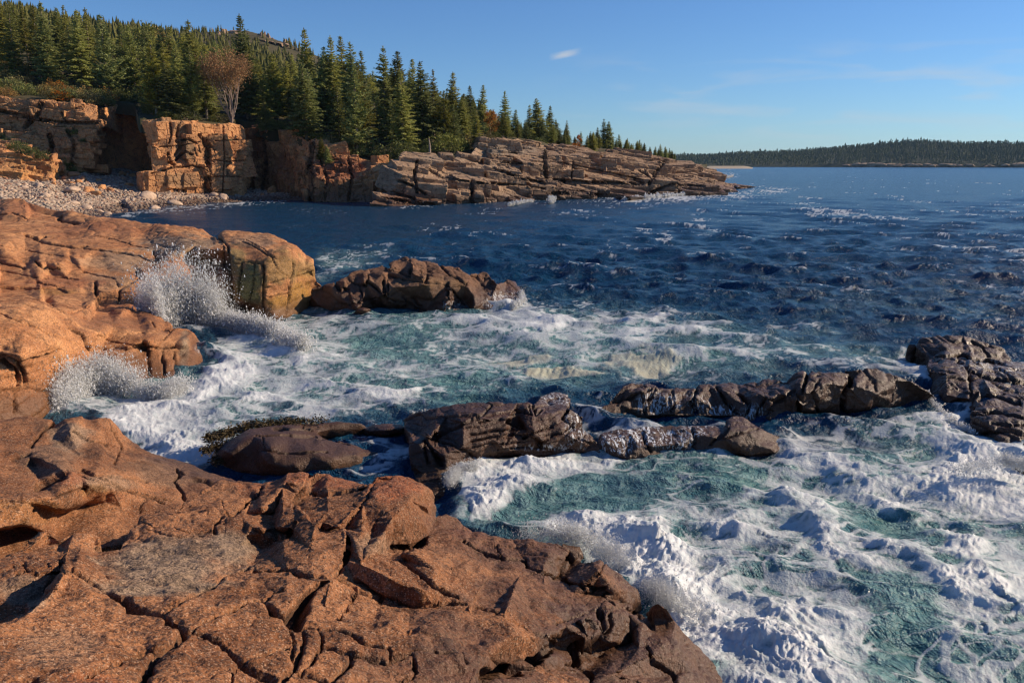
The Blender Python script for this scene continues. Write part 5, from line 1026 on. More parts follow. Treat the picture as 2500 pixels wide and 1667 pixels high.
def build_beach():
    out = [Y(-300,540,95),Y(-300,455,120),Y(-100,444,132),Y(0,434,141),Y(80,440,145),Y(130,436,150),Y(165,424,158),Y(205,416,164),Y(240,410,172),Y(300,412,180),Y(368,430,178),Y(376,442,158),Y(430,452,157),Y(480,458,160),Y(540,464,163),Y(600,462,172),Y(660,466,172),Y(720,470,172),Y(755,478,162),(760,492,-.1),
        (740,493,-.3),(680,492,-.3),(600,496,-.3),(520,502,-.35),(440,511,-.35),(380,517,-.4),(330,524,-.4),(290,531,-.4),(260,545,-.5),(200,570,-.5),(50,585,-.5),(-300,600,-.5)]
    inn = [Y(230,428,163),Y(300,440,162),Y(150,450,145),Y(150,470,135),Y(60,470,126),Y(0,470,118),Y(100,495,112),Y(200,490,126),Y(250,500,128),Y(200,510,118),Y(300,480,141),Y(300,505,134),Y(360,480,146),Y(400,490,145),Y(450,485,150),Y(500,488,152),Y(560,485,156.5),Y(620,482,163),Y(680,480,166)]
    V, T = tin(out, inn, (), .2, -2, .5)
    V, T = refine(V, T, .0035)
    base, bT = V.copy(), T
    N = normals(V, T)
    f1, f2, r1, r2, r3, r4 = worley(V / np.array([.42, .42, .42]), 151)
    V = V + N * (.16 * sstep(0, .5, f2 - f1) * (.5 + r1))[:, None] + N * (.25 * fbm(V / 3, 3, 152))[:, None]
    o = new_mesh('beach', V, T.astype(np.int32), M['stone'], True, {'wet': sstep(.9, .3, V[:, 2]), 'dark': (f2 - f1 < .12) * .6, 'gray': r2 * .6, 'red': (r1 > .85) * .5, 'ochre': V[:, 0] * 0, 'green': V[:, 0] * 0})
    tag(o, kind='structure')
    # cobbles: sample triangles of the beach seen from here
    r = np.random.default_rng(5)
    A, B, Cc = base[bT[:, 0]], base[bT[:, 1]], base[bT[:, 2]]
    ar = np.linalg.norm(np.cross(B - A, Cc - A), axis=1); cen = (A + B + Cc) / 3
    u, v, zc = project(cen); ok = (u > -60) & (u < 770) & (v > 415) & (v < 545) & (cen[:, 2] > -.25) & (cen[:, 1] > 100)
    ar = ar * ok / zc ** .8; p = ar / ar.sum()
    protos = [cobble_mesh(1, 200 + i, False, .6) for i in range(5)]
    n = 5600
    k = r.choice(len(p), n, p=p); a, b = r.random((2, n)); s = a + b > 1; a[s] = 1 - a[s]; b[s] = 1 - b[s]
    pos = A[k] + (B[k] - A[k]) * a[:, None] + (Cc[k] - A[k]) * b[:, None]
    size = (.16 + .17 * r.random(n) ** 2) * np.clip(1.15 - (pos[:, 0] + 60) / 120, .7, 1.25)
    VV, TT, at = [], [], []
    off = 0
    for i in range(n):
        c, t = protos[i % 5]; ang = r.random() * 6.28; ti = r.normal(0, .35)
        ca, sa, ct, st = math.cos(ang), math.sin(ang), math.cos(ti), math.sin(ti)
        q = c * size[i] * [1 + .4 * r.random(), 1, 1]
        x = q[:, 0] * ct + q[:, 2] * st; z = -q[:, 0] * st + q[:, 2] * ct
        VV.append(np.stack([x * ca - q[:, 1] * sa, x * sa + q[:, 1] * ca, z + size[i] * .3], 1) + pos[i]); TT.append(t + off); off += len(c)
        at.append(np.full(len(c), r.random()))
    VV = np.concatenate(VV); TT = np.concatenate(TT); at = np.concatenate(at)
    o = new_mesh('cobbles', VV, TT.astype(np.int32), M['stone'], True, {'wet': sstep(.85, .35, VV[:, 2]) * .8, 'gray': (at * 7 % 1) * .8, 'red': (at > .88) * .7, 'dark': (at * 13 % 1 > .9) * .45, 'ochre': at * 0, 'green': at * 0})
    tag(o, 'rounded pale pink cobbles covering the beach below the cliffs', 'cobbles', kind='stuff')
    # boulders, each a thing
    ang = [new_mesh('boulder', *(lambda c: (c[0], c[1].astype(np.int32)))(cobble_mesh(4, 300 + i, True, .75)), M['cliff'], False if 0 else True, link=False) for i in range(6)]
    rnd = [new_mesh('boulder', *(lambda c: (c[0], c[1].astype(np.int32)))(cobble_mesh(3, 320 + i, False, .55)), M['stone'], True, link=False) for i in range(4)]
    def ground_at(px, py):
        uu, vv, _ = project(base); d = np.hypot(uu - px, vv - py); i = np.argsort(d)[:4]; i = i[base[i, 1] > 100]; return base[i[0]]
    spots = [(665,470,2.2,0,'dark orange block lying in the shade at the foot of the stone tower'),(640,478,.9,0,None),(600,470,1.0,0,None),(178,432,1.5,0,'upright pale block standing where beach meets the left cliff'),(202,420,1.5,0,'tallest slab leaning at the cove mouth below the left cliff'),(160,440,1.3,0,None),(152,445,1.1,0,None),(170,452,1.0,0,None),(190,447,1.1,0,None),
             (225,452,1.2,1,'grey blue rounded boulder among orange ones on the upper beach'),(248,462,1.5,0,'large yellow boulder in the middle of the beach'),(268,466,1.1,0,None),(215,472,1.6,0,None),(178,470,1.9,1,'broad flat pale slab low on the beach'),(232,478,1.3,0,None),(205,440,1.0,0,None),(240,443,.9,0,None),(298,428,1.2,0,None),(322,432,1.3,0,'square brown block at the edge of the cove shadow'),(312,424,.9,0,None),(345,447,1.1,0,None),(318,455,1.1,0,None),(300,440,.8,0,None),
             (362,486,1.8,1,'long pale flat boulder near the waterline'),(378,481,1.1,1,None),(428,501,1.4,1,'brown wet slab at the edge of the surf'),(378,513,1.1,1,'small dark rounded rock awash in the cove surf'),(300,492,.9,1,None),(338,487,.8,1,None),(522,480,1.3,1,None),(545,484,1.4,1,None),(528,476,.8,0,None),(565,478,.9,0,None),(130,452,1.0,0,None),(112,445,1.2,0,None),(95,455,.9,1,None),(60,460,.8,1,None),(30,470,.8,1,None),(140,488,.8,1,None),(110,480,.8,1,None),(210,512,1.0,1,None),(180,500,.9,1,None),(240,520,.9,1,None),(262,525,.8,1,None),(372,452,1.0,0,None),(395,462,.9,0,None),(440,468,.8,0,None)]
    for i, (px, py, s, kind, lab) in enumerate(spots):
        g = ground_at(px, py)
        me = rnd[i % 4] if kind else ang[i % 6]
        o = bpy.data.objects.new('boulder', me); COL.objects.link(o)
        o.location = g + np.array([0, 0, s * .18]); o.scale = (s * r.uniform(.8, 1.1), s * r.uniform(.7, 1), s * r.uniform(.7, 1.0)); o.rotation_euler = (r.normal(0, .15), r.normal(0, .15), r.random() * 6.28)
        if not kind: o.scale = [c * .8 for c in o.scale]
        tag(o, lab or ('angular orange boulder fallen among the cobbles of the beach' if not kind else 'rounded pale boulder half sunk among the cobbles of the beach'), 'boulder', 'boulders on the cobble beach')

# ---- wooded ground behind the cliffs
GP = [(0,232,169),(-250,200,178),(120,243,168),(230,250,172),(300,245,192),(370,286,160),(430,288,162),(480,292,165),(590,300,170),(650,312,178),(750,335,176),(850,372,166),(925,395,164),(1000,385,165),(1080,368,172),(1150,362,180),(1240,338,196),(1300,345,204),(1400,365,216),(1550,372,236),(1620,392,250),(1700,402,265),
      (0,150,200),(-250,120,215),(150,180,205),(270,165,235),(420,225,225),(560,240,220),(700,262,225),(820,300,215),(950,318,225),(1100,322,240),(1300,342,270),(1450,360,300),(1600,385,330),
      (0,70,320),(-250,20,330),(150,100,340),(300,140,350),(500,165,380),(700,200,380),(900,250,380),(1100,300,380),(1300,345,400),(1500,380,420),
      (-300,20,560),(0,35,560),(200,75,640),(330,90,680),(450,86,720),(520,78,740),(600,76,740),(650,88,735),(700,108,730),(740,122,720),(800,160,700),(900,215,680),(1000,260,650),(1150,330,640),(1400,385,640),(-300,-20,800),(0,20,900),(300,80,950),(600,110,950),(900,240,900)]
def ground_fit():
    P = np.array([at_Y(*p) for p in GP]); Q = P[:, :2] / 100
    D = np.hypot(Q[:, None, 0] - Q[None, :, 0], Q[:, None, 1] - Q[None, :, 1])
    n = len(P); Amat = np.zeros((n + 3, n + 3)); Amat[:n, :n] = D + np.eye(n) * .002; Amat[:n, n:] = np.c_[np.ones(n), Q]; Amat[n:, :n] = Amat[:n, n:].T
    w = np.linalg.solve(Amat, np.r_[P[:, 2], 0, 0, 0])
    def f(x, y):
        x = np.atleast_1d(x) / 100.; y = np.atleast_1d(y) / 100.
        return (np.hypot(x[:, None] - Q[None, :, 0], y[:, None] - Q[None, :, 1]) @ w[:n]) + w[n] + w[n + 1] * x + w[n + 2] * y
    return f
GROUND = None
FRONT = [(-500,172),(0,168),(230,170),(300,189),(366,186),(368,158),(480,161),(588,166),(600,187),(660,183),(720,176),(750,170),(850,163),(930,160),(1000,158),(1090,164),(1160,172),(1240,186),(1300,192),(1400,204),(1500,214),(1600,226),(1640,234),(1710,245),(1760,250)]
def front_Y(u):
    return np.interp(u, [p[0] for p in FRONT], [p[1] for p in FRONT])

def build_ground():
    us = np.linspace(-520, 1715, 560); k = np.linspace(0, 1, 260) ** 1.7
    UU, KK = np.meshgrid(us, k); fy = front_Y(UU.ravel())
    Yd = fy - 3.0 + KK.ravel() * (903 - fy)
    X = (UU.ravel() - 1250) / FPX * Yd / 1.0 * 1.0
    X = X * (1 / (CP + 0)) * (1 - 0) if False else X
    Z = GROUND(X, Yd)
    P = np.stack([X, Yd, Z], 1)
    Z = Z + .9 * fbm(P / np.array([9, 9, 9]), 4, 161) * sstep(2, 12, Yd - fy) + .25 * fbm(P / 1.6, 3, 163)
    drop = sstep(0.5, -3.0, Yd - fy)
    P[:, 2] = Z - drop * 2.5 - .1
    # taper to the sea at the point
    idx = np.arange(UU.size).reshape(UU.shape)
    F = np.stack([idx[:-1, :-1].ravel(), idx[:-1, 1:].ravel(), idx[1:, 1:].ravel(), idx[1:, :-1].ravel()], 1)
    o = new_mesh('terrain', P, F, M['ground'], True)
    tag(o, kind='structure')
    # bare rock on the hill top
    us = np.linspace(560, 735, 110); vs = np.linspace(0, 1, 40)
    UU, VV = np.meshgrid(us, vs)
    Yd = 700 + 34 * VV.ravel(); X = (UU.ravel() - 1250) / FPX * Yd
    Z = GROUND(X, Yd) + 1.2
    P = np.stack([X, Yd, Z], 1); f1, f2, r1, *_ = worley(P / np.array([7, 7, 4]), 171)
    msk = sstep(.0, .35, fbm(P / np.array([22, 22, 22]), 4, 173) - .02)
    P[:, 2] += (r1 * 3 - 2.0 * (f2 - f1 < .1)) * msk - 4 * (1 - msk)
    idx = np.arange(UU.size).reshape(UU.shape)
    F = np.stack([idx[:-1, :-1].ravel(), idx[:-1, 1:].ravel(), idx[1:, 1:].ravel(), idx[1:, :-1].ravel()], 1)
    z = np.zeros(len(P))
    o = new_mesh('terrain_summit', P, F, M['head'], False, {'wet': z, 'gray': z + .2, 'red': z, 'dark': z, 'ochre': z, 'green': z})
    tag(o, kind='structure')

def cone_forest(name, pos, hts, mat, label, seed=0, wid=.17, tiers=5):
    """far wood: each tree a few ragged tiers of boughs on a stem"""
    r = np.random.default_rng(seed); VV, TT = [], []; off = 0
    for p, h in zip(pos, hts):
        w = h * wid * r.uniform(.75, 1.3); n = 6; lean = r.normal(0, .02, 2) * h
        for k in range(tiers):
            z0 = h * (.12 + .80 * k / tiers); z1 = min(h, z0 + h * .34) if k < tiers - 1 else h
            rr = w * (1 - k / tiers) ** .8 * r.uniform(.8, 1.15); a0 = r.random() * 6.28
            an = a0 + np.arange(n) * 6.283 / n; q = rr * r.uniform(.55, 1.25, n)
            ring = np.stack([np.cos(an) * q, np.sin(an) * q, np.full(n, z0) + r.normal(0, h * .02, n)], 1)
            VV.append(np.concatenate([ring, [[lean[0] * k / tiers, lean[1] * k / tiers, z1]]]) + p)
            TT.append(np.stack([off + np.arange(n), off + (np.arange(n) + 1) % n, np.full(n, off + n)], 1)); off += n + 1
    o = new_mesh(name, np.concatenate(VV), np.concatenate(TT).astype(np.int32), mat, False)
    tag(o, label, 'forest', kind='stuff')
    return o

def build_far():
    # far shore: a long low wooded hill
    sky_ = [(1480,392,2300),(1560,388,2300),(1640,384,2300),(1700,383,2250),(1800,379,2200),(1900,374,2150),(2000,367,2100),(2100,358,2050),(2180,350,2000),(2250,352,1950),(2330,357,1900),(2400,356,1850),(2500,357,1800),(2700,358,1750),(3000,360,1700)]
    us = np.arange(1400, 3001, 8.0)
    top = np.interp(us, [p[0] for p in sky_], [p[1] for p in sky_]); dist = np.interp(us, [p[0] for p in sky_], [p[2] for p in sky_])
    shore = np.interp(us, [1400, 1800, 2100, 2500, 3000], [1900, 1800, 1650, 1500, 1350])
    ks = np.linspace(0, 1, 40)
    VV = []
    for k in ks:
        Yd = shore + (dist - shore) * k
        ztop = CAM_H + (400 - top) / FPX * dist / 1.02
        z = -1 + (ztop - 0) * (k ** .75) + 3 * sstep(0, .05, k)
        if k == 1: z = z
        VV.append(np.stack([(us - 1250) / FPX * Yd / CP * .98, Yd, z], 1))
    for kk in (1, 2):
        q = VV[39].copy(); q[:, 0] *= 1 + .25 * kk; q[:, 1] *= 1 + .25 * kk; q[:, 2] = q[:, 2] - 10 * kk; VV.append(q)
    V = np.concatenate(VV); n = len(us); idx = np.arange(len(V)).reshape(-1, n)
    V[:, 2] += 2.5 * fbm(V / np.array([90, 90, 90]), 4, 181)
    V[:n, 2] = -1.5
    F = np.stack([idx[:-1, :-1].ravel(), idx[:-1, 1:].ravel(), idx[1:, 1:].ravel(), idx[1:, :-1].ravel()], 1)
    tag(new_mesh('hills', V, F, M['farhill'], True), kind='structure')
    r = np.random.default_rng(9); m = 15000
    fi = r.random(m) * (len(us) - 2); kk = r.random(m) ** .8 * .97 + .03
    i0 = fi.astype(int); ki = np.minimum((kk * 39).astype(int), 38)
    G = V[: n * 40].reshape(40, n, 3)
    fx = (fi - i0)[:, None]; fk = (kk * 39 - ki)[:, None]
    pos = (G[ki, i0] * (1 - fx) + G[ki, i0 + 1] * fx) * (1 - fk) + (G[ki + 1, i0] * (1 - fx) + G[ki + 1, i0 + 1] * fx) * fk
    cone_forest('forest', pos, r.uniform(4, 9, m) * (1 + .6 * (r.random(m) > .96)), M['fartree'], 'dense dark green forest covering the long low hill across the bay', 3, .33, 2)
    # rocks and pale ledges along that shore
    P, T = [], []
    off = 0
    for i in range(240):
        u = r.choice([r.uniform(2040, 2320), r.uniform(2050, 2500), r.uniform(2440, 2500)]); Yd = np.interp(u, [1400, 1800, 2100, 2500, 3000], [1900, 1800, 1650, 1500, 1350]) + r.uniform(-4, 14)
        s = r.uniform(3, 9) * (1.3 if u > 2440 or 2060 < u < 2160 else .8); c, t = cobble_mesh(1, i, True, .5)
        P.append(c * [s * 1.6, s, s * .9] + [(u - 1250) / FPX * Yd / CP * .98, Yd, r.uniform(0, 6)]); T.append(t + off); off += len(c)
    P = np.concatenate(P); z = np.zeros(len(P))
    o = new_mesh('hills_shore', P, np.concatenate(T).astype(np.int32), M['head'], False, {'wet': sstep(2.5, .5, P[:, 2]), 'gray': z + .5, 'red': z, 'dark': z, 'ochre': z, 'green': z})
    tag(o, kind='structure')
    # sand beach at the head of the bay
    V = []
    for u in np.arange(1690, 1831, 10.0):
        f = sstep(1690, 1720, u) * sstep(1832, 1800, u)
        for Yd, z in ((1120, -1.0), (1180, .3 * f), (1330, 3.2 * f - .8), (1500, 4.0 * f - 1)):
            V.append(((u - 1250) / FPX * Yd / CP * .98, Yd, z))
    V = np.array(V); nn = len(V) // 4; idx = np.arange(len(V)).reshape(nn, 4)
    F = np.stack([idx[:-1, :-1].ravel(), idx[1:, :-1].ravel(), idx[1:, 1:].ravel(), idx[:-1, 1:].ravel()], 1)
    tag(new_mesh('beach_sand', V, F, M['sand'], True), kind='structure')
    # wood on the near hill behind the single trees
    r = np.random.default_rng(15); m = 2600
    Yd = 330 + 440 * r.random(m) ** .8; u = r.uniform(-260, 1180, m)
    X = (u - 1250) / FPX * Yd; Z = GROUND(X, Yd)
    bare = (u > 575) & (u < 735) & (Yd > 690)
    keep = ~(bare & (r.random(m) < .8)); pos = np.stack([X, Yd, Z - .5], 1)[keep]
    # forest thins down to the height of the skyline
    cone_forest('forest', pos, (7 + 6 * r.random(keep.sum())) * np.where(pos[:, 1] > 640, .62, 1), M['needle'], 'spruce wood covering the upper slope of the hill on the left', 5, .2, 6)
# ------------------------------------------------------------------ trees
def tube(pts, rad, sides=6):
    pts = np.asarray(pts, float); n = len(pts); V, F = [], []
    for i, p in enumerate(pts):
        d = pts[min(i + 1, n - 1)] - pts[max(i - 1, 0)]; d /= np.linalg.norm(d) + 1e-9
        a = np.cross(d, [.3, .9, .1]); a /= np.linalg.norm(a); b = np.cross(d, a)
        for k in range(sides):
            t = 6.2832 * k / sides; V.append(p + (a * math.cos(t) + b * math.sin(t)) * rad[i])
    for i in range(n - 1):
        for k in range(sides):
            k2 = (k + 1) % sides; F.append((i * sides + k, i * sides + k2, (i + 1) * sides + k2, (i + 1) * sides + k))
    return np.array(V), np.array(F)

def join(lst):
    V, F, off = [], [], 0
    for v, f in lst:
        V.append(v); F.append(f + off); off += len(v)
    return np.concatenate(V), np.concatenate(F).astype(np.int32)

def quads(c, ax, up, L, W):
    """leaf-like diamonds: centre, long axis, side axis"""
    n = len(c); V = np.stack([c - ax * L[:, None] * .5, c + up * W[:, None] * .5, c + ax * L[:, None] * .5, c - up * W[:, None] * .5], 1).reshape(-1, 3)
    return V, np.arange(n * 4).reshape(n, 4)

def unit(a): return a / np.maximum(np.linalg.norm(a, axis=-1, keepdims=True), 1e-9)

def spruce(seed, H=18.0, rad=.17, low=.06, gap=.12, droop=.35, sparse=1.0):
    r = np.random.default_rng(seed)
    bend = r.normal(0, .012, 2) * H
    def axis(z): t = z / H; return np.array([bend[0] * t * t, bend[1] * t * t, z])
    zs = np.linspace(-1.0, H, 9)
    trunk = [tube([axis(max(z, 0)) + [0, 0, min(z, 0)] for z in zs], [.017 * H * (1 - max(z, 0) / H) ** .9 + .015 for z in zs], 7)]
    C, A, S, L, W = [], [], [], [], []
    z = low * H
    ecc = r.random() * 6.28
    while z < H * .985:
        t = z / H
        full = rad * H * ((1 - t) ** .82) * (1 if t > .22 else .62 + 1.7 * t)
        nb = int(r.integers(5, 8)) if t < .85 else 4
        a0 = r.random() * 6.28
        for k in range(nb):
            if r.random() < gap: continue
            an = a0 + k * 6.283 / nb + r.normal(0, .25)
            ln = full * r.uniform(.55, 1.22) * (1 + .16 * math.cos(an - ecc)) + .18
            el = .45 - droop * 1.5 * (1 - t) + r.normal(0, .10)
            d = np.array([math.cos(an) * math.cos(el), math.sin(an) * math.cos(el), math.sin(el)])
            o = axis(z)
            tip = o + d * ln; tip[2] += -.05 * ln + .10 * ln * t
            if ln > .8 and r.random() < .35: trunk.append(tube([o, o + (tip - o) * .75], [.03, .012], 3))
            m = max(3, int(ln * 4.8 * sparse))
            f = (np.arange(m) + r.random(m)) / m; f = .16 + .88 * f
            c = o + (tip - o) * f[:, None]; c[:, 2] -= .22 * ln * (f ** 1.6) * droop * 1.4 - .16 * ln * np.maximum(f - .7, 0)
            side = np.array([-d[1], d[0], 0.]); side /= np.linalg.norm(side)
            for sgn in (-1, 1):
                sw = .20 * ln * (1.15 - f) + .10
                cc = c + side * (sgn * sw * r.uniform(.3, .9, m))[:, None] + r.normal(0, .05, (m, 3))
                ax = unit(d * .75 + side * sgn * .75 + r.normal(0, .25, (m, 3)) - [0, 0, .25])
                C.append(cc); A.append(ax); S.append(unit(np.cross(ax, [0, 0, 1]) + r.normal(0, .8, (m, 3)))); L.append(np.full(m, .36) + sw * r.uniform(.9, 1.7, m)); W.append(.13 + .55 * sw * r.uniform(.6, 1.2, m))
            # hanging twigs
            mm = max(2, m // 2); f = r.random(mm) * .8 + .2
            c = o + (tip - o) * f[:, None]; c[:, 2] -= .14
            ax = unit(np.stack([r.normal(0, .35, mm), r.normal(0, .35, mm), -np.ones(mm)], 1)); C.append(c); A.append(ax); S.append(unit(np.cross(ax, d) + r.normal(0, .2, (mm, 3)))); L.append(r.uniform(.22, .48, mm)); W.append(r.uniform(.14, .3, mm))
        z += H * r.uniform(.016, .027)
    m = 14; c = np.stack([r.normal(0, .05, m) + bend[0], r.normal(0, .05, m) + bend[1], H - r.random(m) * H * .05], 1); ax = unit(np.stack([r.normal(0, .4, m), r.normal(0, .4, m), np.ones(m)], 1))
    C.append(c); A.append(ax); S.append(unit(np.cross(ax, [1, 0, 0]))); L.append(np.full(m, .4)); W.append(np.full(m, .12))
    crown = quads(np.concatenate(C), np.concatenate(A), np.concatenate(S), np.concatenate(L), np.concatenate(W))
    return join(trunk), crown

def leafy(seed, H=10., spread=.42, base=.3, leafsize=.34, nlimb=9, density=1.0, vase=False, pale=False):
    """broadleaf tree or tall shrub: limbs that fork, leaves gathered at their ends"""
    r = np.random.default_rng(seed); T = []; tips = []
    def grow(o, d, ln, rd, lev):
        p = [o]; dd = d.copy()
        for k in range(3):
            dd = unit(dd + r.normal(0, .13, 3) + [0, 0, .06]); p.append(p[-1] + dd * ln / 3)
        T.append(tube(p, [rd, rd * .85, rd * .7, rd * .5], 5))
        if lev == 0: tips.append(p[-1]); tips.append(p[-2]); return
        for k in range(int(r.integers(2, 4))):
            nd = unit(dd + r.normal(0, .42 if not vase else .26, 3) + [0, 0, .1]); grow(p[-1] if k else p[-2], nd, ln * r.uniform(.55, .8), rd * .5, lev - 1)
    if vase:
        for k in range(nlimb):
            a = r.random() * 6.28; grow(np.array([0, 0, -.3]), unit(np.array([math.cos(a) * .35, math.sin(a) * .35, 1])), H * .42, .012 * H, 2)
    else:
        T.append(tube([[0, 0, -.5], [0, 0, H * base], [r.normal(0, .2), r.normal(0, .2), H * .8]], [.025 * H, .02 * H, .006 * H], 7))
        for k in range(nlimb):
            z = H * (base + (.85 - base) * k / nlimb); a = k * 2.4 + r.random(); grow(np.array([0, 0, z]), unit(np.array([math.cos(a), math.sin(a), .6])), H * spread * .55 * (1 - .5 * k / nlimb), .008 * H, 1)
    tips = np.array(tips); n = int(len(tips) * 34 * density)
    c = tips[r.integers(0, len(tips), n)] + r.normal(0, .055 * H, (n, 3)) * [1, 1, .8]
    ax = unit(r.normal(0, 1, (n, 3)))
    crown = quads(c, ax, unit(np.cross(ax, r.normal(0, 1, (n, 3)))), r.uniform(.5, 1.2, n) * leafsize, r.uniform(.4, .9, n) * leafsize)
    return join(T), crown

def bushes(seed, R=1.6, H=1.5, leaf=.2, n=1500):
    r = np.random.default_rng(seed)
    d = unit(r.normal(0, 1, (n, 3))); d[:, 2] = np.abs(d[:, 2])
    rr = (.45 + .55 * r.random(n) ** .5) * (1 + .38 * perlin(d * 1.9 + seed, seed) * 2)
    c = d * rr[:, None] * [R, R, H]
    ax = unit(r.normal(0, 1, (n, 3)) + d * .6 + [0, 0, .4])
    crown = quads(c, ax, unit(np.cross(ax, r.normal(0, 1, (n, 3)))), r.uniform(.7, 1.4, n) * leaf, r.uniform(.3, .7, n) * leaf)
    T = [tube([[0, 0, -.3], d[i] * [R, R, H] * .35 + [0, 0, .1], d[i] * [R, R, H] * .9], [.04, .025, .008], 4) for i in range(9)]
    return join(T), crown

PROTO = {}
def proto(kind, nm, parts, mats):
    (tv, tf), (cv, cf) = parts
    PROTO.setdefault(kind, []).append((nm, new_mesh('trunk', tv, tf, mats[0], True, link=False), new_mesh('crown', cv, cf, mats[1], False, link=False)))
def place(kind, i, loc, sc, rz, label, cat, group, wid=1.0, pn=('trunk', 'crown')):
    nm, t, c = PROTO[kind][i % len(PROTO[kind])]
    e = empty(nm, loc); e.rotation_euler = (0, 0, rz); e.scale = (sc * wid, sc * wid, sc)
    for me, n_ in ((t, pn[0]), (c, pn[1])):
        o = bpy.data.objects.new(n_, me); COL.objects.link(o); o.parent = e
    return tag(e, label, cat, group)

def to_world(px, Yd):
    """ground point under a pixel column at distance Yd"""
    z = 0; X = 0
    for _ in range(6):
        # column px of a point at this height
        zc = Yd * CP - (z - CAM_H) * SP; X = (px - 1250) / FPX * zc; z = float(GROUND(X, Yd)[0])
    return np.array([X, Yd, z])

def zat(py, Yd): return CAM_H + ray(0, py)[2] / ray(0, py)[1] * Yd

SKYL = [(-300,-90),(0,0),(60,8),(130,30),(200,42),(270,62),(340,78),(430,88),(520,95),(600,98),(660,115),(740,128),(800,128),(870,132),(940,140),(1000,158),(1060,188),(1100,206),(1150,232),(1200,258),(1250,285),(1300,292),(1350,300),(1400,316),(1450,320),(1500,333),(1560,344),(1640,364),(1700,396)]

def build_trees():
    for s in range(7): proto('spruce', 'spruce_tree', spruce(20 + s, 18, [.23, .20, .26, .18, .24, .21, .28][s], [.05, .10, .03, .2, .08, .14, .04][s], [.1, .2, .08, .25, .12, .2, .1][s], [.35, .3, .4, .25, .35, .45, .3][s]), (M['bark'], M['needle']))
    for s in range(3): proto('pine', 'pine_tree', spruce(60 + s, 18, [.26, .22, .28][s], .12, .2, .05, .8), (M['bark'], M['needle_pine']))
    proto('broad', 'birch_tree', leafy(11, 9, .5, .25, .36, 11, 1.3), (M['paletwig'], M['needle_pine']))
    r = np.random.default_rng(33)
    named = [(124,4,190,'spruce','slim spruce rising above the others at the upper left, over the bush slope'),(98,12,196,'spruce',None),(151,16,215,'spruce',None),(173,13,205,'spruce','spruce with a sharp leading shoot, second tallest near the left corner'),(205,22,195,'spruce','tall full spruce where the bush slope meets the wood'),(227,18,200,'spruce',None),(267,35,190,'pine','open limbed pale green pine behind the edge of the left cliff'),(309,56,210,'spruce',None),
             (40,0,190,'spruce','large dark spruce at the left border above the orange shrubs'),(15,-12,200,'spruce',None),(70,2,210,'spruce',None),(332,62,200,'pine',None),(367,56,215,'pine','yellow green pine on the skyline left of the stone tower'),(404,65,205,'spruce',None),(431,64,205,'spruce',None),(385,140,176,'spruce','spruce with long lower boughs standing left on the stone tower top'),(440,110,180,'spruce','dense spruce in the middle of the stone tower top'),(420,190,170,'spruce',None),
             (478,49,190,'spruce','tallest spruce directly above the stone tower, bare near its tip'),(505,120,174,'spruce','broad spruce behind the bushes of the stone tower'),(508,150,178,'spruce',None),(605,35,188,'spruce','very tall narrow spruce topping the hill line beside the russet tree'),(615,110,176,'spruce','full dark spruce right of the russet tree, boughs down to the cliff'),(650,180,176,'spruce',None),(560,150,200,'spruce',None),
             (756,67,190,'spruce','tall spike topped spruce over the dark cove'),(760,165,176,'spruce','hanging column of spruce boughs above the shaded cove wall'),(797,116,190,'spruce',None),(820,88,190,'spruce','first of a pair of pointed spruces right of the dark cove'),(844,88,196,'spruce','second of the pointed pair, thin and set back'),(865,101,184,'spruce','large grey green spruce in front of the pointed pair'),(890,124,196,'spruce',None),(880,150,172,'spruce',None),
             (943,112,186,'spruce','high spruce with a tufted dark top in the middle of the wood'),(977,124,190,'spruce',None),(985,170,168,'spruce','spruce with pale dead lower limbs at the cliff edge near the headland'),(1011,143,188,'spruce',None),(1033,148,180,'spruce','broad shouldered dark spruce left of the headland rocks'),(1060,169,186,'spruce',None),(1107,175,200,'spruce','tufted spruce standing over the yellow maple'),(1085,220,180,'pine',None),(1130,240,190,'spruce',None),
             (1150,209,200,'spruce',None),(1179,207,205,'spruce','slender spruce left of the gap in the tree line'),(1110,255,182,'pine','yellow green pine beside the great bush on the headland'),(1233,222,212,'spruce','perfectly conical spruce alone against the sky above the headland rocks'),(1258,267,214,'spruce','smaller spruce pressed to the right of the lone conical one'),(1292,256,222,'spruce',None),(1311,241,224,'spruce','tallest spruce of the clump right of the lone conical one'),(1341,258,228,'spruce',None),(1326,290,220,'spruce',None),(1358,292,230,'spruce',None),
             (1383,294,236,'spruce','separate pointed spruce above the headland, left of the low gap'),(1458,311,256,'spruce',None),(1473,290,262,'spruce','taller of two close spruces over the flat headland slabs'),(1485,297,262,'spruce','shorter of two close spruces over the flat headland slabs'),(1440,325,262,'spruce',None),(1511,328,270,'spruce',None),(1530,337,275,'spruce',None),(1545,350,280,'spruce',None),(1560,341,285,'spruce',None),(1611,352,285,'spruce','thin spruce near the end of the tree line at the point'),(1624,358,288,'spruce',None),(1634,362,290,'spruce','last small spruce of the tree line before the far shore')]
    GL = [(0, 'dark green spruce packed on the slope above the left cliff', 'spruces on the slope above the left cliff'),
          (340, 'dark green spruce standing in the wood behind the stone tower', 'spruces in the wood behind the stone tower'),
          (660, 'dark green spruce in the wood above the shaded cove', 'spruces above the shaded cove'),
          (920, 'dark green spruce at the wood edge left of the headland top', 'spruces at the wood edge by the headland'),
          (1240, 'dark green spruce in the thinning row behind the headland rocks', 'spruces behind the headland rocks'),
          (1400, 'small distant spruce in the row running out to the point', 'spruces running out to the point')]
    def lab(px, kind):
        l = [g for g in GL if px >= g[0] or g[0] == 0][-1]
        if kind == 'pine': return l[1].replace('dark green spruce', 'yellow green pine').replace('small distant spruce', 'yellow green pine'), l[2].replace('spruces', 'pines')
        return l[1], l[2]
    spots = []
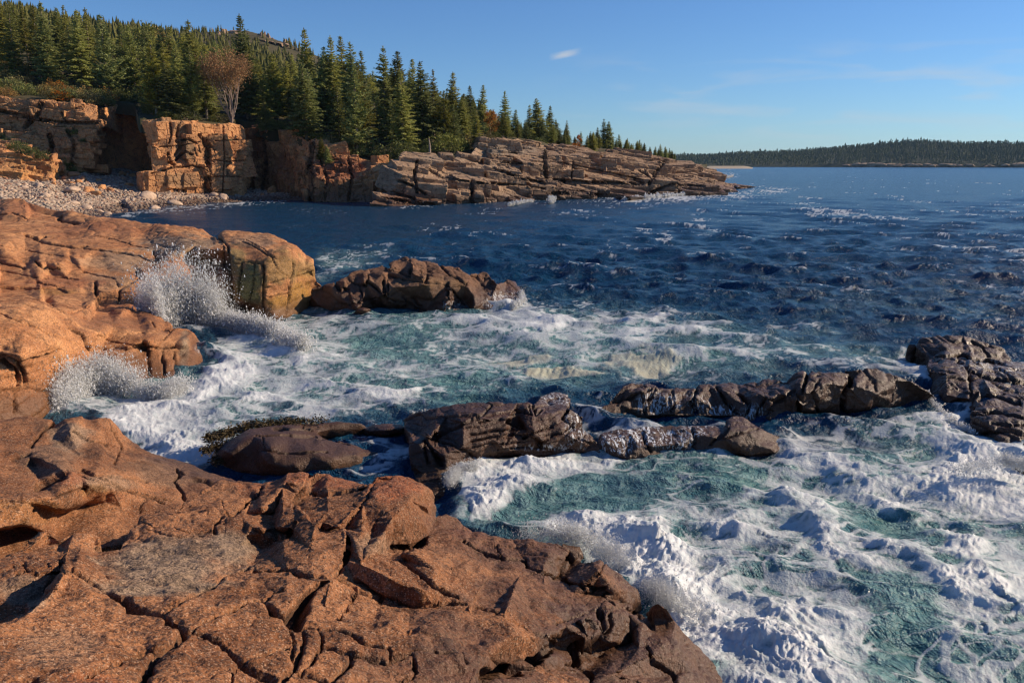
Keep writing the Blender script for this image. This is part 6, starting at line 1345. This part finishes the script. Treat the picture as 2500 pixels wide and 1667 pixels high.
    for i, (px, py, Yd, kind, lb) in enumerate(named):
        Yd = max(Yd, float(front_Y(px)) + 3)
        p = to_world(px, Yd); h = zat(py, Yd) - p[2]
        if h < 2: h = 5
        spots.append((px, Yd))
        l, g = lab(px, kind)
        wid = np.clip(1.55 - h / 36, .95, 1.5)
        place(kind, i, p, h / 18, r.random() * 6.28, lb or l, 'tree', g, wid * r.uniform(.9, 1.15))
    n = 0; tries = 0
    W = [to_world(a, b)[:2] for a, b in spots]
    while n < 236 and tries < 9000:
        tries += 1
        px = r.uniform(-60, 1650) if r.random() < .62 else r.uniform(1120, 1650); fy = float(front_Y(px)); Yd = fy + 2 + (330 - fy) * r.random() ** 1.6
        if px < 262 and Yd < 196: continue
        if 240 < px < 366 and Yd < 200: continue
        if 525 < px < 612 and Yd < 186: continue
        if px > 1000 and Yd < fy + 6: continue
        if px > 1240: Yd = fy + 5 + (Yd - fy) * .6
        if px > 1395 and px < 1440 and r.random() < .7: continue
        p = to_world(px, Yd)
        if min(((p[0] - w[0]) ** 2 + (p[1] - w[1]) ** 2) for w in W[-400:]) < (2.3 if px > 1200 else 2.7 if Yd < 230 else 4.0) ** 2: continue
        sk = np.interp(px, [a[0] for a in SKYL], [a[1] for a in SKYL]) + r.uniform(2, 40) * (1 if px < 1200 else .5)
        hm = zat(sk, Yd) - p[2]; h = min(r.uniform(9, 21), hm)
        if h < (2.6 if px > 1350 else 4): continue
        kind = 'pine' if r.random() < .15 else 'spruce'
        l, g = lab(px, kind)
        if r.random() < .2 and px < 1000 and Yd > 195:
            hh = min(h, r.uniform(8, 13)); place('broad', 0, p, hh / 9, r.random() * 6.28, 'yellow green birch crown showing between the spruces of the wood', 'tree', 'birches between the spruces', r.uniform(.9, 1.2)); W.append(p[:2]); n += 1; continue
        place(kind, int(r.integers(0, 20)), p, h / 18, r.random() * 6.28, l, 'tree', g, r.uniform(.9, 1.3) * np.clip(1.55 - h / 36, .95, 1.4)); W.append(p[:2]); n += 1

    # broadleaf trees
    proto('maple', 'maple_tree', leafy(5, 9, .5, .15, .38, 12, 1.6), (M['bark'], M['orange']))
    proto('russet', 'russet_tree', leafy(8, 14, .3, .3, .34, 8, 2.4, True), (M['paletwig'], M['rust']))
    def one(kind, px, ytop, Yd, lb, cat='tree', wid=1.0, ref=9, g=None):
        p = to_world(px, Yd); h = max(zat(ytop, Yd) - p[2], 1.5); return place(kind, 0, p, h / ref, r.random() * 6.28, lb, cat, g, wid)
    one('russet', 566, 104, 167, 'russet topped bare tree with many pale upright limbs on the stone tower', wid=.8, ref=14)
    one('maple', 1197, 272, 196, 'orange maple turning colour at the wood edge above the headland')
    one('broad', 1180, 300, 194, 'yellow leaved young birch below the orange maple', wid=.9)
    one('maple', 1413, 330, 238, 'small red maple in the gap of the tree row on the headland', wid=.8)
    one('broad', 370, 68, 222, 'yellow green birch crown on the skyline behind the stone tower', wid=1.0)
    one('broad', 300, 120, 205, 'pale green birch above the edge of the left cliff', wid=1.0)
    one('maple', 395, 78, 235, 'orange tinted maple crown on the far skyline behind the stone tower', wid=.9)

    # shrubs
    for s in range(3):
        proto('bush', 'shrub', bushes(70 + s), (M['paletwig'], M['bush'])); proto('bushb', 'shrub', bushes(80 + s), (M['paletwig'], M['bushb'])); proto('busho', 'shrub', bushes(90 + s, n=1100), (M['paletwig'], M['orange']))
    def bush(kind, px, py, Yd, R_, lb, g=None, wid=1.0, on=None):
        p = to_world(px, Yd) if on is None else at_Y(px, py, Yd)
        p = p - [0, 0, .2]; place(kind, int(r.integers(0, 3)), p, R_ / 1.6, r.random() * 6.28, lb, 'shrub', g, wid, ('stems', 'foliage'))
    for i in range(62):
        px = r.uniform(-40, 262); Yd = r.uniform(168, 200)
        k = r.choice(['bush', 'bushb', 'busho'], p=[.38, .42, .20])
        l = {'bush': 'green shrub on the slope above the left cliff', 'bushb': 'brown green shrub on the slope above the left cliff', 'busho': 'orange autumn shrub on the slope above the left cliff'}[k]
        bush(k, px, 0, Yd, r.uniform(1.4, 2.7), l, 'shrubs on the slope above the left cliff')
    for (px, py, Yd, R_, k, l) in [(455,0,163,2.6,'bush','largest green bush on the lip of the stone tower'),(400,0,160,1.3,'bush','low green bush on the left corner of the stone tower'),(545,0,167,1.6,'bushb','dry brown bush on the right lip of the stone tower'),(520,0,166,1.4,'bush',None),(425,0,161,1.0,'bush',None),
                                (815,0,168,2.6,'bushb','yellow green bush with pale stems over the dark cove'),(870,0,166,3.2,'bush','wide green bush above the red promontory'),(900,0,167,3.2,'bush',None),(850,0,165,2.2,'bush',None),(950,0,165,3.4,'bush','round dark bush hanging over the gap beside the headland'),(985,0,166,3.0,'bush',None),
                                (1090,0,173,3.8,'bush','great rounded olive bush on the headland near a white dead stump'),(1120,0,176,3.0,'bush',None),(1150,0,184,2.4,'bushb','dry bush under the orange maple'),(1190,0,190,2.2,'bushb',None),(1250,0,205,2.0,'bush',None),(1060,0,172,2.2,'bush',None),(740,0,180,2.4,'bush',None),(700,0,181,2.2,'bush',None),(650,0,178,2.0,'bush',None),(680,0,180,2.0,'bush',None),(780,0,172,2.0,'bush',None),(1010,0,168,1.8,'bush',None),(1035,0,170,1.6,'bush',None),(1210,0,198,1.8,'bush',None),(1320,0,212,1.8,'bush',None),(1360,0,216,1.8,'bushb',None),(1410,0,222,1.8,'busho','red low shrub in the headland gap')]:
        bush(k, px, 0, Yd, R_, l or 'green bush along the cliff edge in front of the spruces', 'bushes along the cliff edge')
    for (px, Yd, R_) in [(250,190,2.2),(265,192,2.0),(285,194,2.4),(305,195,2.2),(325,194,2.4),(345,192,2.4),(362,190,2.2),(275,199,2.6),(315,201,2.8),(350,198,2.6),(362,178,2.2),(366,172,2.0),(369,166,1.8),(364,184,2.2),(290,190,1.8),(335,190,1.8),(255,184,1.8),(240,182,1.8),(236,176,1.6)]:
        bush('bush', px, 0, Yd, R_, 'dark bush on the rim of the shaded cove left of the stone tower', 'bushes on the rim of the shaded cove')
    for (px, py, Yd, R_) in [(60,372,147,1.6),(80,378,147,1.5),(40,362,151,1.6),(100,385,148,1.4),(20,352,157,1.5),(110,345,161,1.2),(145,415,156,1.9),(165,420,157,1.9),(185,424,159,1.6),(155,400,157,1.5),(170,322,162,1.1),(185,326,162,1.0),(205,345,161,.8),(10,340,160,1.3)]:
        bush('bush', px, py, Yd, R_, 'bright green bush growing on the face of the left cliff', 'bushes on the left cliff face', on=1)
    for (px, py, Yd, h, l) in [(785,388,160,4.2,'little young spruce clinging to the rock above the promontory'),(800,402,159,3.6,'small dark young spruce lower on the promontory edge'),(650,318,172,6.0,'leaning small spruce on the brink of the cove wall')]:
        p = at_Y(px, py, Yd); place('spruce', 2, p, h / 18, 1., l, 'tree', None, 1.4)
    # dead stump
    p = at_Y(1049, 372, 168)
    v, f = tube([p + [0, 0, -1], p + [.05, 0, .8], p + [.0, 0, 1.9], p + [-.12, 0, 2.9]], [.30, .24, .15, .03], 8)
    tag(new_mesh('dead_stump', v, f, M['paletwig'], True), 'white dead stump standing at the left end of the headland', 'stump')
# ------------------------------------------------------------------ airborne spray
OCT_V = np.array([[1,0,-.7],[-1,0,-.7],[0,1,.7],[0,-1,.7]], float)
OCT_T = np.array([[0,2,3],[1,3,2],[2,0,1],[3,1,0]])
def build_spray():
    r = np.random.default_rng(77)
    # (base px polyline, z, count, up speed, spread, lean (x,y), size)
    J = [([(400,800),(430,790),(480,785),(530,792)], .2, 34000, 8.2, 1.5, (-.2, .3), .019, 'tall burst of white spray thrown up against the orange shelf wall'),
         ([(365,772),(400,782)], .9, 9000, 6.2, .7, (-.5, .2), .017, None),
         ([(540,790),(600,800),(660,812),(740,850)], .2, 16000, 3.6, 1.4, (.5, -.1), .018, None),
         ([(150,1000),(200,960),(260,950),(320,955)], .1, 26000, 4.9, 1.4, (-.3, .4), .0135, 'low fan of spray breaking in the notch beside the nearest shoulder'),
         ([(330,960),(400,965),(440,950)], .1, 8000, 3.2, 1.1, (.3, .5), .011, None),
         ([(1100,1180),(1120,1150),(1170,1140)], .15, 5000, 1.7, .6, (-.4, -.1), .006, 'small spray at the curl of the wave beside the near rock'),
         ([(1280,1320),(1380,1310),(1450,1330),(1540,1380)], .2, 9000, 2.4, 1.1, (-.2, .1), .0055, 'fine spray over the surge breaking on the near ledge'),
         ([(1580,1440),(1620,1460),(1700,1500)], .2, 5000, 2.2, 1.1, (.1, .2), .0055, None),
         ([(1000,1010),(1380,1000),(1430,1010)], .1, 1300, 1.3, .4, (0, .1), .012, None),
         ([(2260,960),(2300,1010),(2380,1060)], .1, 1200, 1.2, .4, (0, 0), .012, None),
         ([(2330,1150),(2450,1125),(2520,1140)], .4, 3000, 1.6, .8, (0, 0), .008, None),
         ([(1340,495),(1352,492)], .3, 900, 5.0, .9, (0, .2), .10, 'distant puff of spray in a cleft of the headland'),
         ([(1240,500),(1300,492)], .2, 900, 3.2, .9, (0, .2), .09, None), ([(1520,488),(1640,478),(1760,466)], .2, 2600, 3.2, 1.5, (0, .2), .10, None), ([(1750,440),(1790,430)], .3, 900, 5, 1.5, (0, 0), .13, None),
         ([(1250,750),(1275,735),(1272,715)], .1, 1600, 2.0, .7, (.2, 0), .026, None)]
    VV, TT = [], []; lab = None; off = 0; n_obj = 0
    for base, z0, n, up, spr, lean, sz, lb in J:
        n = int(n * 3.4)
        B = np.array([at_z(p[0], p[1], z0) for p in base])
        f = r.random(n) * (len(B) - 1); i = np.minimum(f.astype(int), len(B) - 2); f = (f - i)[:, None]
        p = B[i] * (1 - f) + B[i + 1] * f + r.normal(0, .12, (n, 3)) * spr
        jet = r.integers(0, 26, n); jd = r.normal(0, 1, (26, 3)); ju = r.uniform(.45, 1, 26); jx = r.random(26) * (len(B) - 1)
        # gather droplets into ragged jets
        k = np.minimum(jx[jet].astype(int), len(B) - 2); ff = (jx[jet] - k)[:, None]; pj = B[k] * (1 - ff) + B[k + 1] * ff
        m = (r.random(n) < .72)[:, None]; p = np.where(m, pj + r.normal(0, .10, (n, 3)) * spr, p)
        v = np.stack([lean[0] + jd[jet, 0] * .32 * spr + r.normal(0, .30, n) * spr, lean[1] + jd[jet, 1] * .25 + r.normal(0, .25, n) * spr, up * ju[jet] * r.random(n) ** .55], 1)
        t = r.random(n) ** .8 * v[:, 2] / 9.8 * 1.7
        q = p + v * t[:, None]; q[:, 2] = p[:, 2] + v[:, 2] * t - 4.9 * t * t
        h = (q[:, 2] - z0)
        s = sz * np.where(r.random(n) < .86, .42, 1.15) * np.exp(r.normal(0, .38, n))
        st = 1 + r.random((n, 1)) * 1.2
        O = OCT_V[None] * s[:, None, None]; O = O * np.stack([np.ones(n), np.ones(n), 1.2 + 1.6 * r.random(n)], 1)[:, None, :]
        V = (q[:, None, :] + O).reshape(-1, 3); T = (OCT_T[None] + (np.arange(n) * 4)[:, None, None]).reshape(-1, 3)
        if lb:
            if VV: tag(new_mesh('spray', np.concatenate(VV), np.concatenate(TT).astype(np.int32), M['spray'], True), lab, 'spray', kind='stuff')
            VV, TT, off, lab = [], [], 0, lb
        VV.append(V); TT.append(T + off); off += len(V)
    tag(new_mesh('spray', np.concatenate(VV), np.concatenate(TT).astype(np.int32), M['spray'], True), lab, 'spray', kind='stuff')

def build_seaweed():
    r = np.random.default_rng(3)
    P = []
    for (x0, y0, x1, y1, n, z) in [(505,1070,600,1045,1800,.36),(600,1040,740,1030,1800,.48),(495,1100,560,1085,500,.25),(520,1125,545,1118,240,.1),(740,1028,800,1024,160,.5)]:
        f = r.random(n); px = x0 + (x1 - x0) * f + r.normal(0, 6, n); py = y0 + (y1 - y0) * f + r.normal(0, 5, n)
        P += [at_z(a, b, z) + [0, 0, r.normal(.0, .04)] for a, b in zip(px, py)]
    P = np.array(P); n = len(P)
    ax = unit(r.normal(0, 1, (n, 3)) * [1, 1, .6])
    V, F = quads(P, ax, unit(np.cross(ax, r.normal(0, 1, (n, 3)))), r.uniform(.05, .13, n), r.uniform(.02, .05, n))
    tag(new_mesh('seaweed', V, F, M['weed'], False), 'olive brown seaweed fringing the low wet rock behind the near ledge', 'seaweed', kind='stuff')
M['spray'] = plain('white_spray', (.92, .93, .93), .5, spec=.3, sub=.5)
def build_haze():
    t = bpy.data.materials.new('sea_air'); t.use_nodes = True; n = t.node_tree; n.nodes.clear()
    o = n.nodes.new('ShaderNodeOutputMaterial'); v = n.nodes.new('ShaderNodeVolumePrincipled')
    v.inputs['Color'].default_value = (.42, .68, 1, 1); v.inputs['Density'].default_value = .000035; v.inputs['Anisotropy'].default_value = .2
    n.links.new(v.outputs[0], o.inputs['Volume'])
    x0, x1, y0, y1, z0, z1 = -3400, 4600, -40, 7000, -7, 150
    V = [(x, y, z) for x in (x0, x1) for y in (y0, y1) for z in (z0, z1)]
    F = [(0,1,3,2),(4,6,7,5),(0,4,5,1),(2,3,7,6),(0,2,6,4),(1,5,7,3)]
    tag(new_mesh('haze', V, F, t, False), 'thin sea haze over the bay', 'haze', kind='stuff')
def want(k): return PARTS == 'all' or k in PARTS.split(',')
GROUND = ground_fit()
if want('fg'): build_foreground()
if want('shelf'): build_shelf()
if want('sea'): build_sea_rocks()
if want('water'): build_sea()
if want('head'): build_headland()
if want('cliff'): build_cliffs(); build_beach()
if want('ground'): build_ground(); build_far()
if want('trees'): build_trees()
if want('haze'): build_haze()
if want('spray'): build_spray(); build_seaweed()
if 'waterplane' in PARTS:
    new_mesh('water', [(-3000,-5,0),(3000,-5,0),(3000,9000,0),(-3000,9000,0)], [(0,1,2,3)], plain('w', (.01,.04,.07), .2))
# ------------------------------------------------------------------ camera, sky, sun
cam = bpy.data.cameras.new('camera'); camo = bpy.data.objects.new('camera', cam); COL.objects.link(camo)
camo.location = (0, 0, CAM_H); camo.rotation_euler = (math.pi / 2 - PITCH, 0, 0)
cam.sensor_width = 36; cam.lens = 36 * FPX / 2500; cam.clip_start = .1; cam.clip_end = 20000
scene.camera = camo
SUN_EL, SUN_AZ = R(26), R(13)       # azimuth measured from +X (the photo's right) towards +Y (ahead)
sd = Vector((math.cos(SUN_EL) * math.cos(SUN_AZ), math.cos(SUN_EL) * math.sin(SUN_AZ), math.sin(SUN_EL)))
sun = bpy.data.lights.new('sun', 'SUN'); sun.energy = 5.0; sun.angle = R(.55); sun.color = (1, .81, .60)
so = bpy.data.objects.new('sun', sun); COL.objects.link(so); so.rotation_euler = sd.to_track_quat('Z', 'Y').to_euler(); so.location = (50, 10, 60)
w = bpy.data.worlds.new('World'); scene.world = w; w.use_nodes = True
nt = w.node_tree; nt.nodes.clear()
bg = nt.nodes.new('ShaderNodeBackground'); wo = nt.nodes.new('ShaderNodeOutputWorld')
sky = nt.nodes.new('ShaderNodeTexSky'); sky.sky_type = 'NISHITA'; sky.sun_disc = False
sky.sun_elevation = SUN_EL; sky.sun_rotation = math.pi / 2 - SUN_AZ
sky.air_density = 1.0; sky.dust_density = 0.0; sky.ozone_density = 3.0; sky.altitude = 0
# thin cirrus high in the sky
tc = nt.nodes.new('ShaderNodeTexCoord')
def wn(t, **k):
    x = nt.nodes.new(t)
    for a, b in k.items(): setattr(x, a, b)
    return x
def wmath(op, a, b=0.0, clamp=False):
    x = wn('ShaderNodeMath', operation=op, use_clamp=clamp)
    for i, s in enumerate((a, b)):
        if hasattr(s, 'links'): nt.links.new(s, x.inputs[i])
        else: x.inputs[i].default_value = s
    return x.outputs[0]
sep = wn('ShaderNodeSeparateXYZ'); nt.links.new(tc.outputs['Generated'], sep.inputs[0])
az = wmath('ARCTAN2', sep.outputs[0], sep.outputs[1]); el = wmath('ARCSINE', sep.outputs[2])
cmb = wn('ShaderNodeCombineXYZ'); nt.links.new(az, cmb.inputs[0]); nt.links.new(wmath('MULTIPLY', el, 7.0), cmb.inputs[1])
nz = wn('ShaderNodeTexNoise'); nz.inputs['Scale'].default_value = 7; nz.inputs['Detail'].default_value = 6; nz.inputs['Distortion'].default_value = .6
nt.links.new(cmb.outputs[0], nz.inputs['Vector'])
def band(x, c, wdt):
    return wmath('MAXIMUM', wmath('SUBTRACT', 1.0, wmath('POWER', wmath('ABSOLUTE', wmath('DIVIDE', wmath('SUBTRACT', x, c), wdt)), 2.0)), 0.0)
low = wmath('MULTIPLY', wmath('MULTIPLY', wmath('SUBTRACT', nz.outputs[0], .50, True), 2.4), wmath('MULTIPLY', band(el, .075, .065), band(az, .40, .38)))
def pxdir(px, py):
    d = ray(px, py); d = d / np.linalg.norm(d); return math.atan2(d[0], d[1]), math.asin(d[2])
ca, ce = pxdir(1380, 133)
tilt = wmath('SUBTRACT', el, wmath('MULTIPLY', wmath('SUBTRACT', az, ca), .18))
nz2 = wn('ShaderNodeTexNoise'); nz2.inputs['Scale'].default_value = 40; nz2.inputs['Detail'].default_value = 5
cm2 = wn('ShaderNodeCombineXYZ'); nt.links.new(az, cm2.inputs[0]); nt.links.new(wmath('MULTIPLY', tilt, 3.0), cm2.inputs[1]); nt.links.new(cm2.outputs[0], nz2.inputs['Vector'])
puff = wmath('MULTIPLY', wmath('MULTIPLY', band(az, ca, .020), band(tilt, ce, .0046)), wmath('SUBTRACT', nz2.outputs[0], .16))
cl = wmath('ADD', wmath('MULTIPLY', puff, 1.7), low, True)
cl = wmath('MULTIPLY', cl, .85)
mx = wn('ShaderNodeMix', data_type='RGBA'); nt.links.new(cl, mx.inputs[0]); tint = wn('ShaderNodeMix', data_type='RGBA', blend_type='MULTIPLY'); tint.inputs[0].default_value = 1; nt.links.new(sky.outputs[0], tint.inputs[6]); tint.inputs[7].default_value = (.45, .64, .91, 1); nt.links.new(tint.outputs[2], mx.inputs[6]); mx.inputs[7].default_value = (4.6, 4.8, 5.0, 1)
nt.links.new(mx.outputs[2], bg.inputs[0]); bg.inputs[1].default_value = .10
nt.links.new(bg.outputs[0], wo.inputs[0])
scene.view_settings.view_transform = 'Standard'; scene.view_settings.look = 'None'; scene.view_settings.gamma = 1; scene.view_settings.exposure = EXPO
scene.cycles.use_denoising = True
scene.cycles.pixel_filter_type = 'BLACKMAN_HARRIS'; scene.cycles.filter_width = 1.3
scene.cycles.max_bounces = 6; scene.cycles.transparent_max_bounces = 8
scene.cycles.sample_clamp_indirect = 3; scene.cycles.sample_clamp_direct = 5
scene.render.film_transparent = False
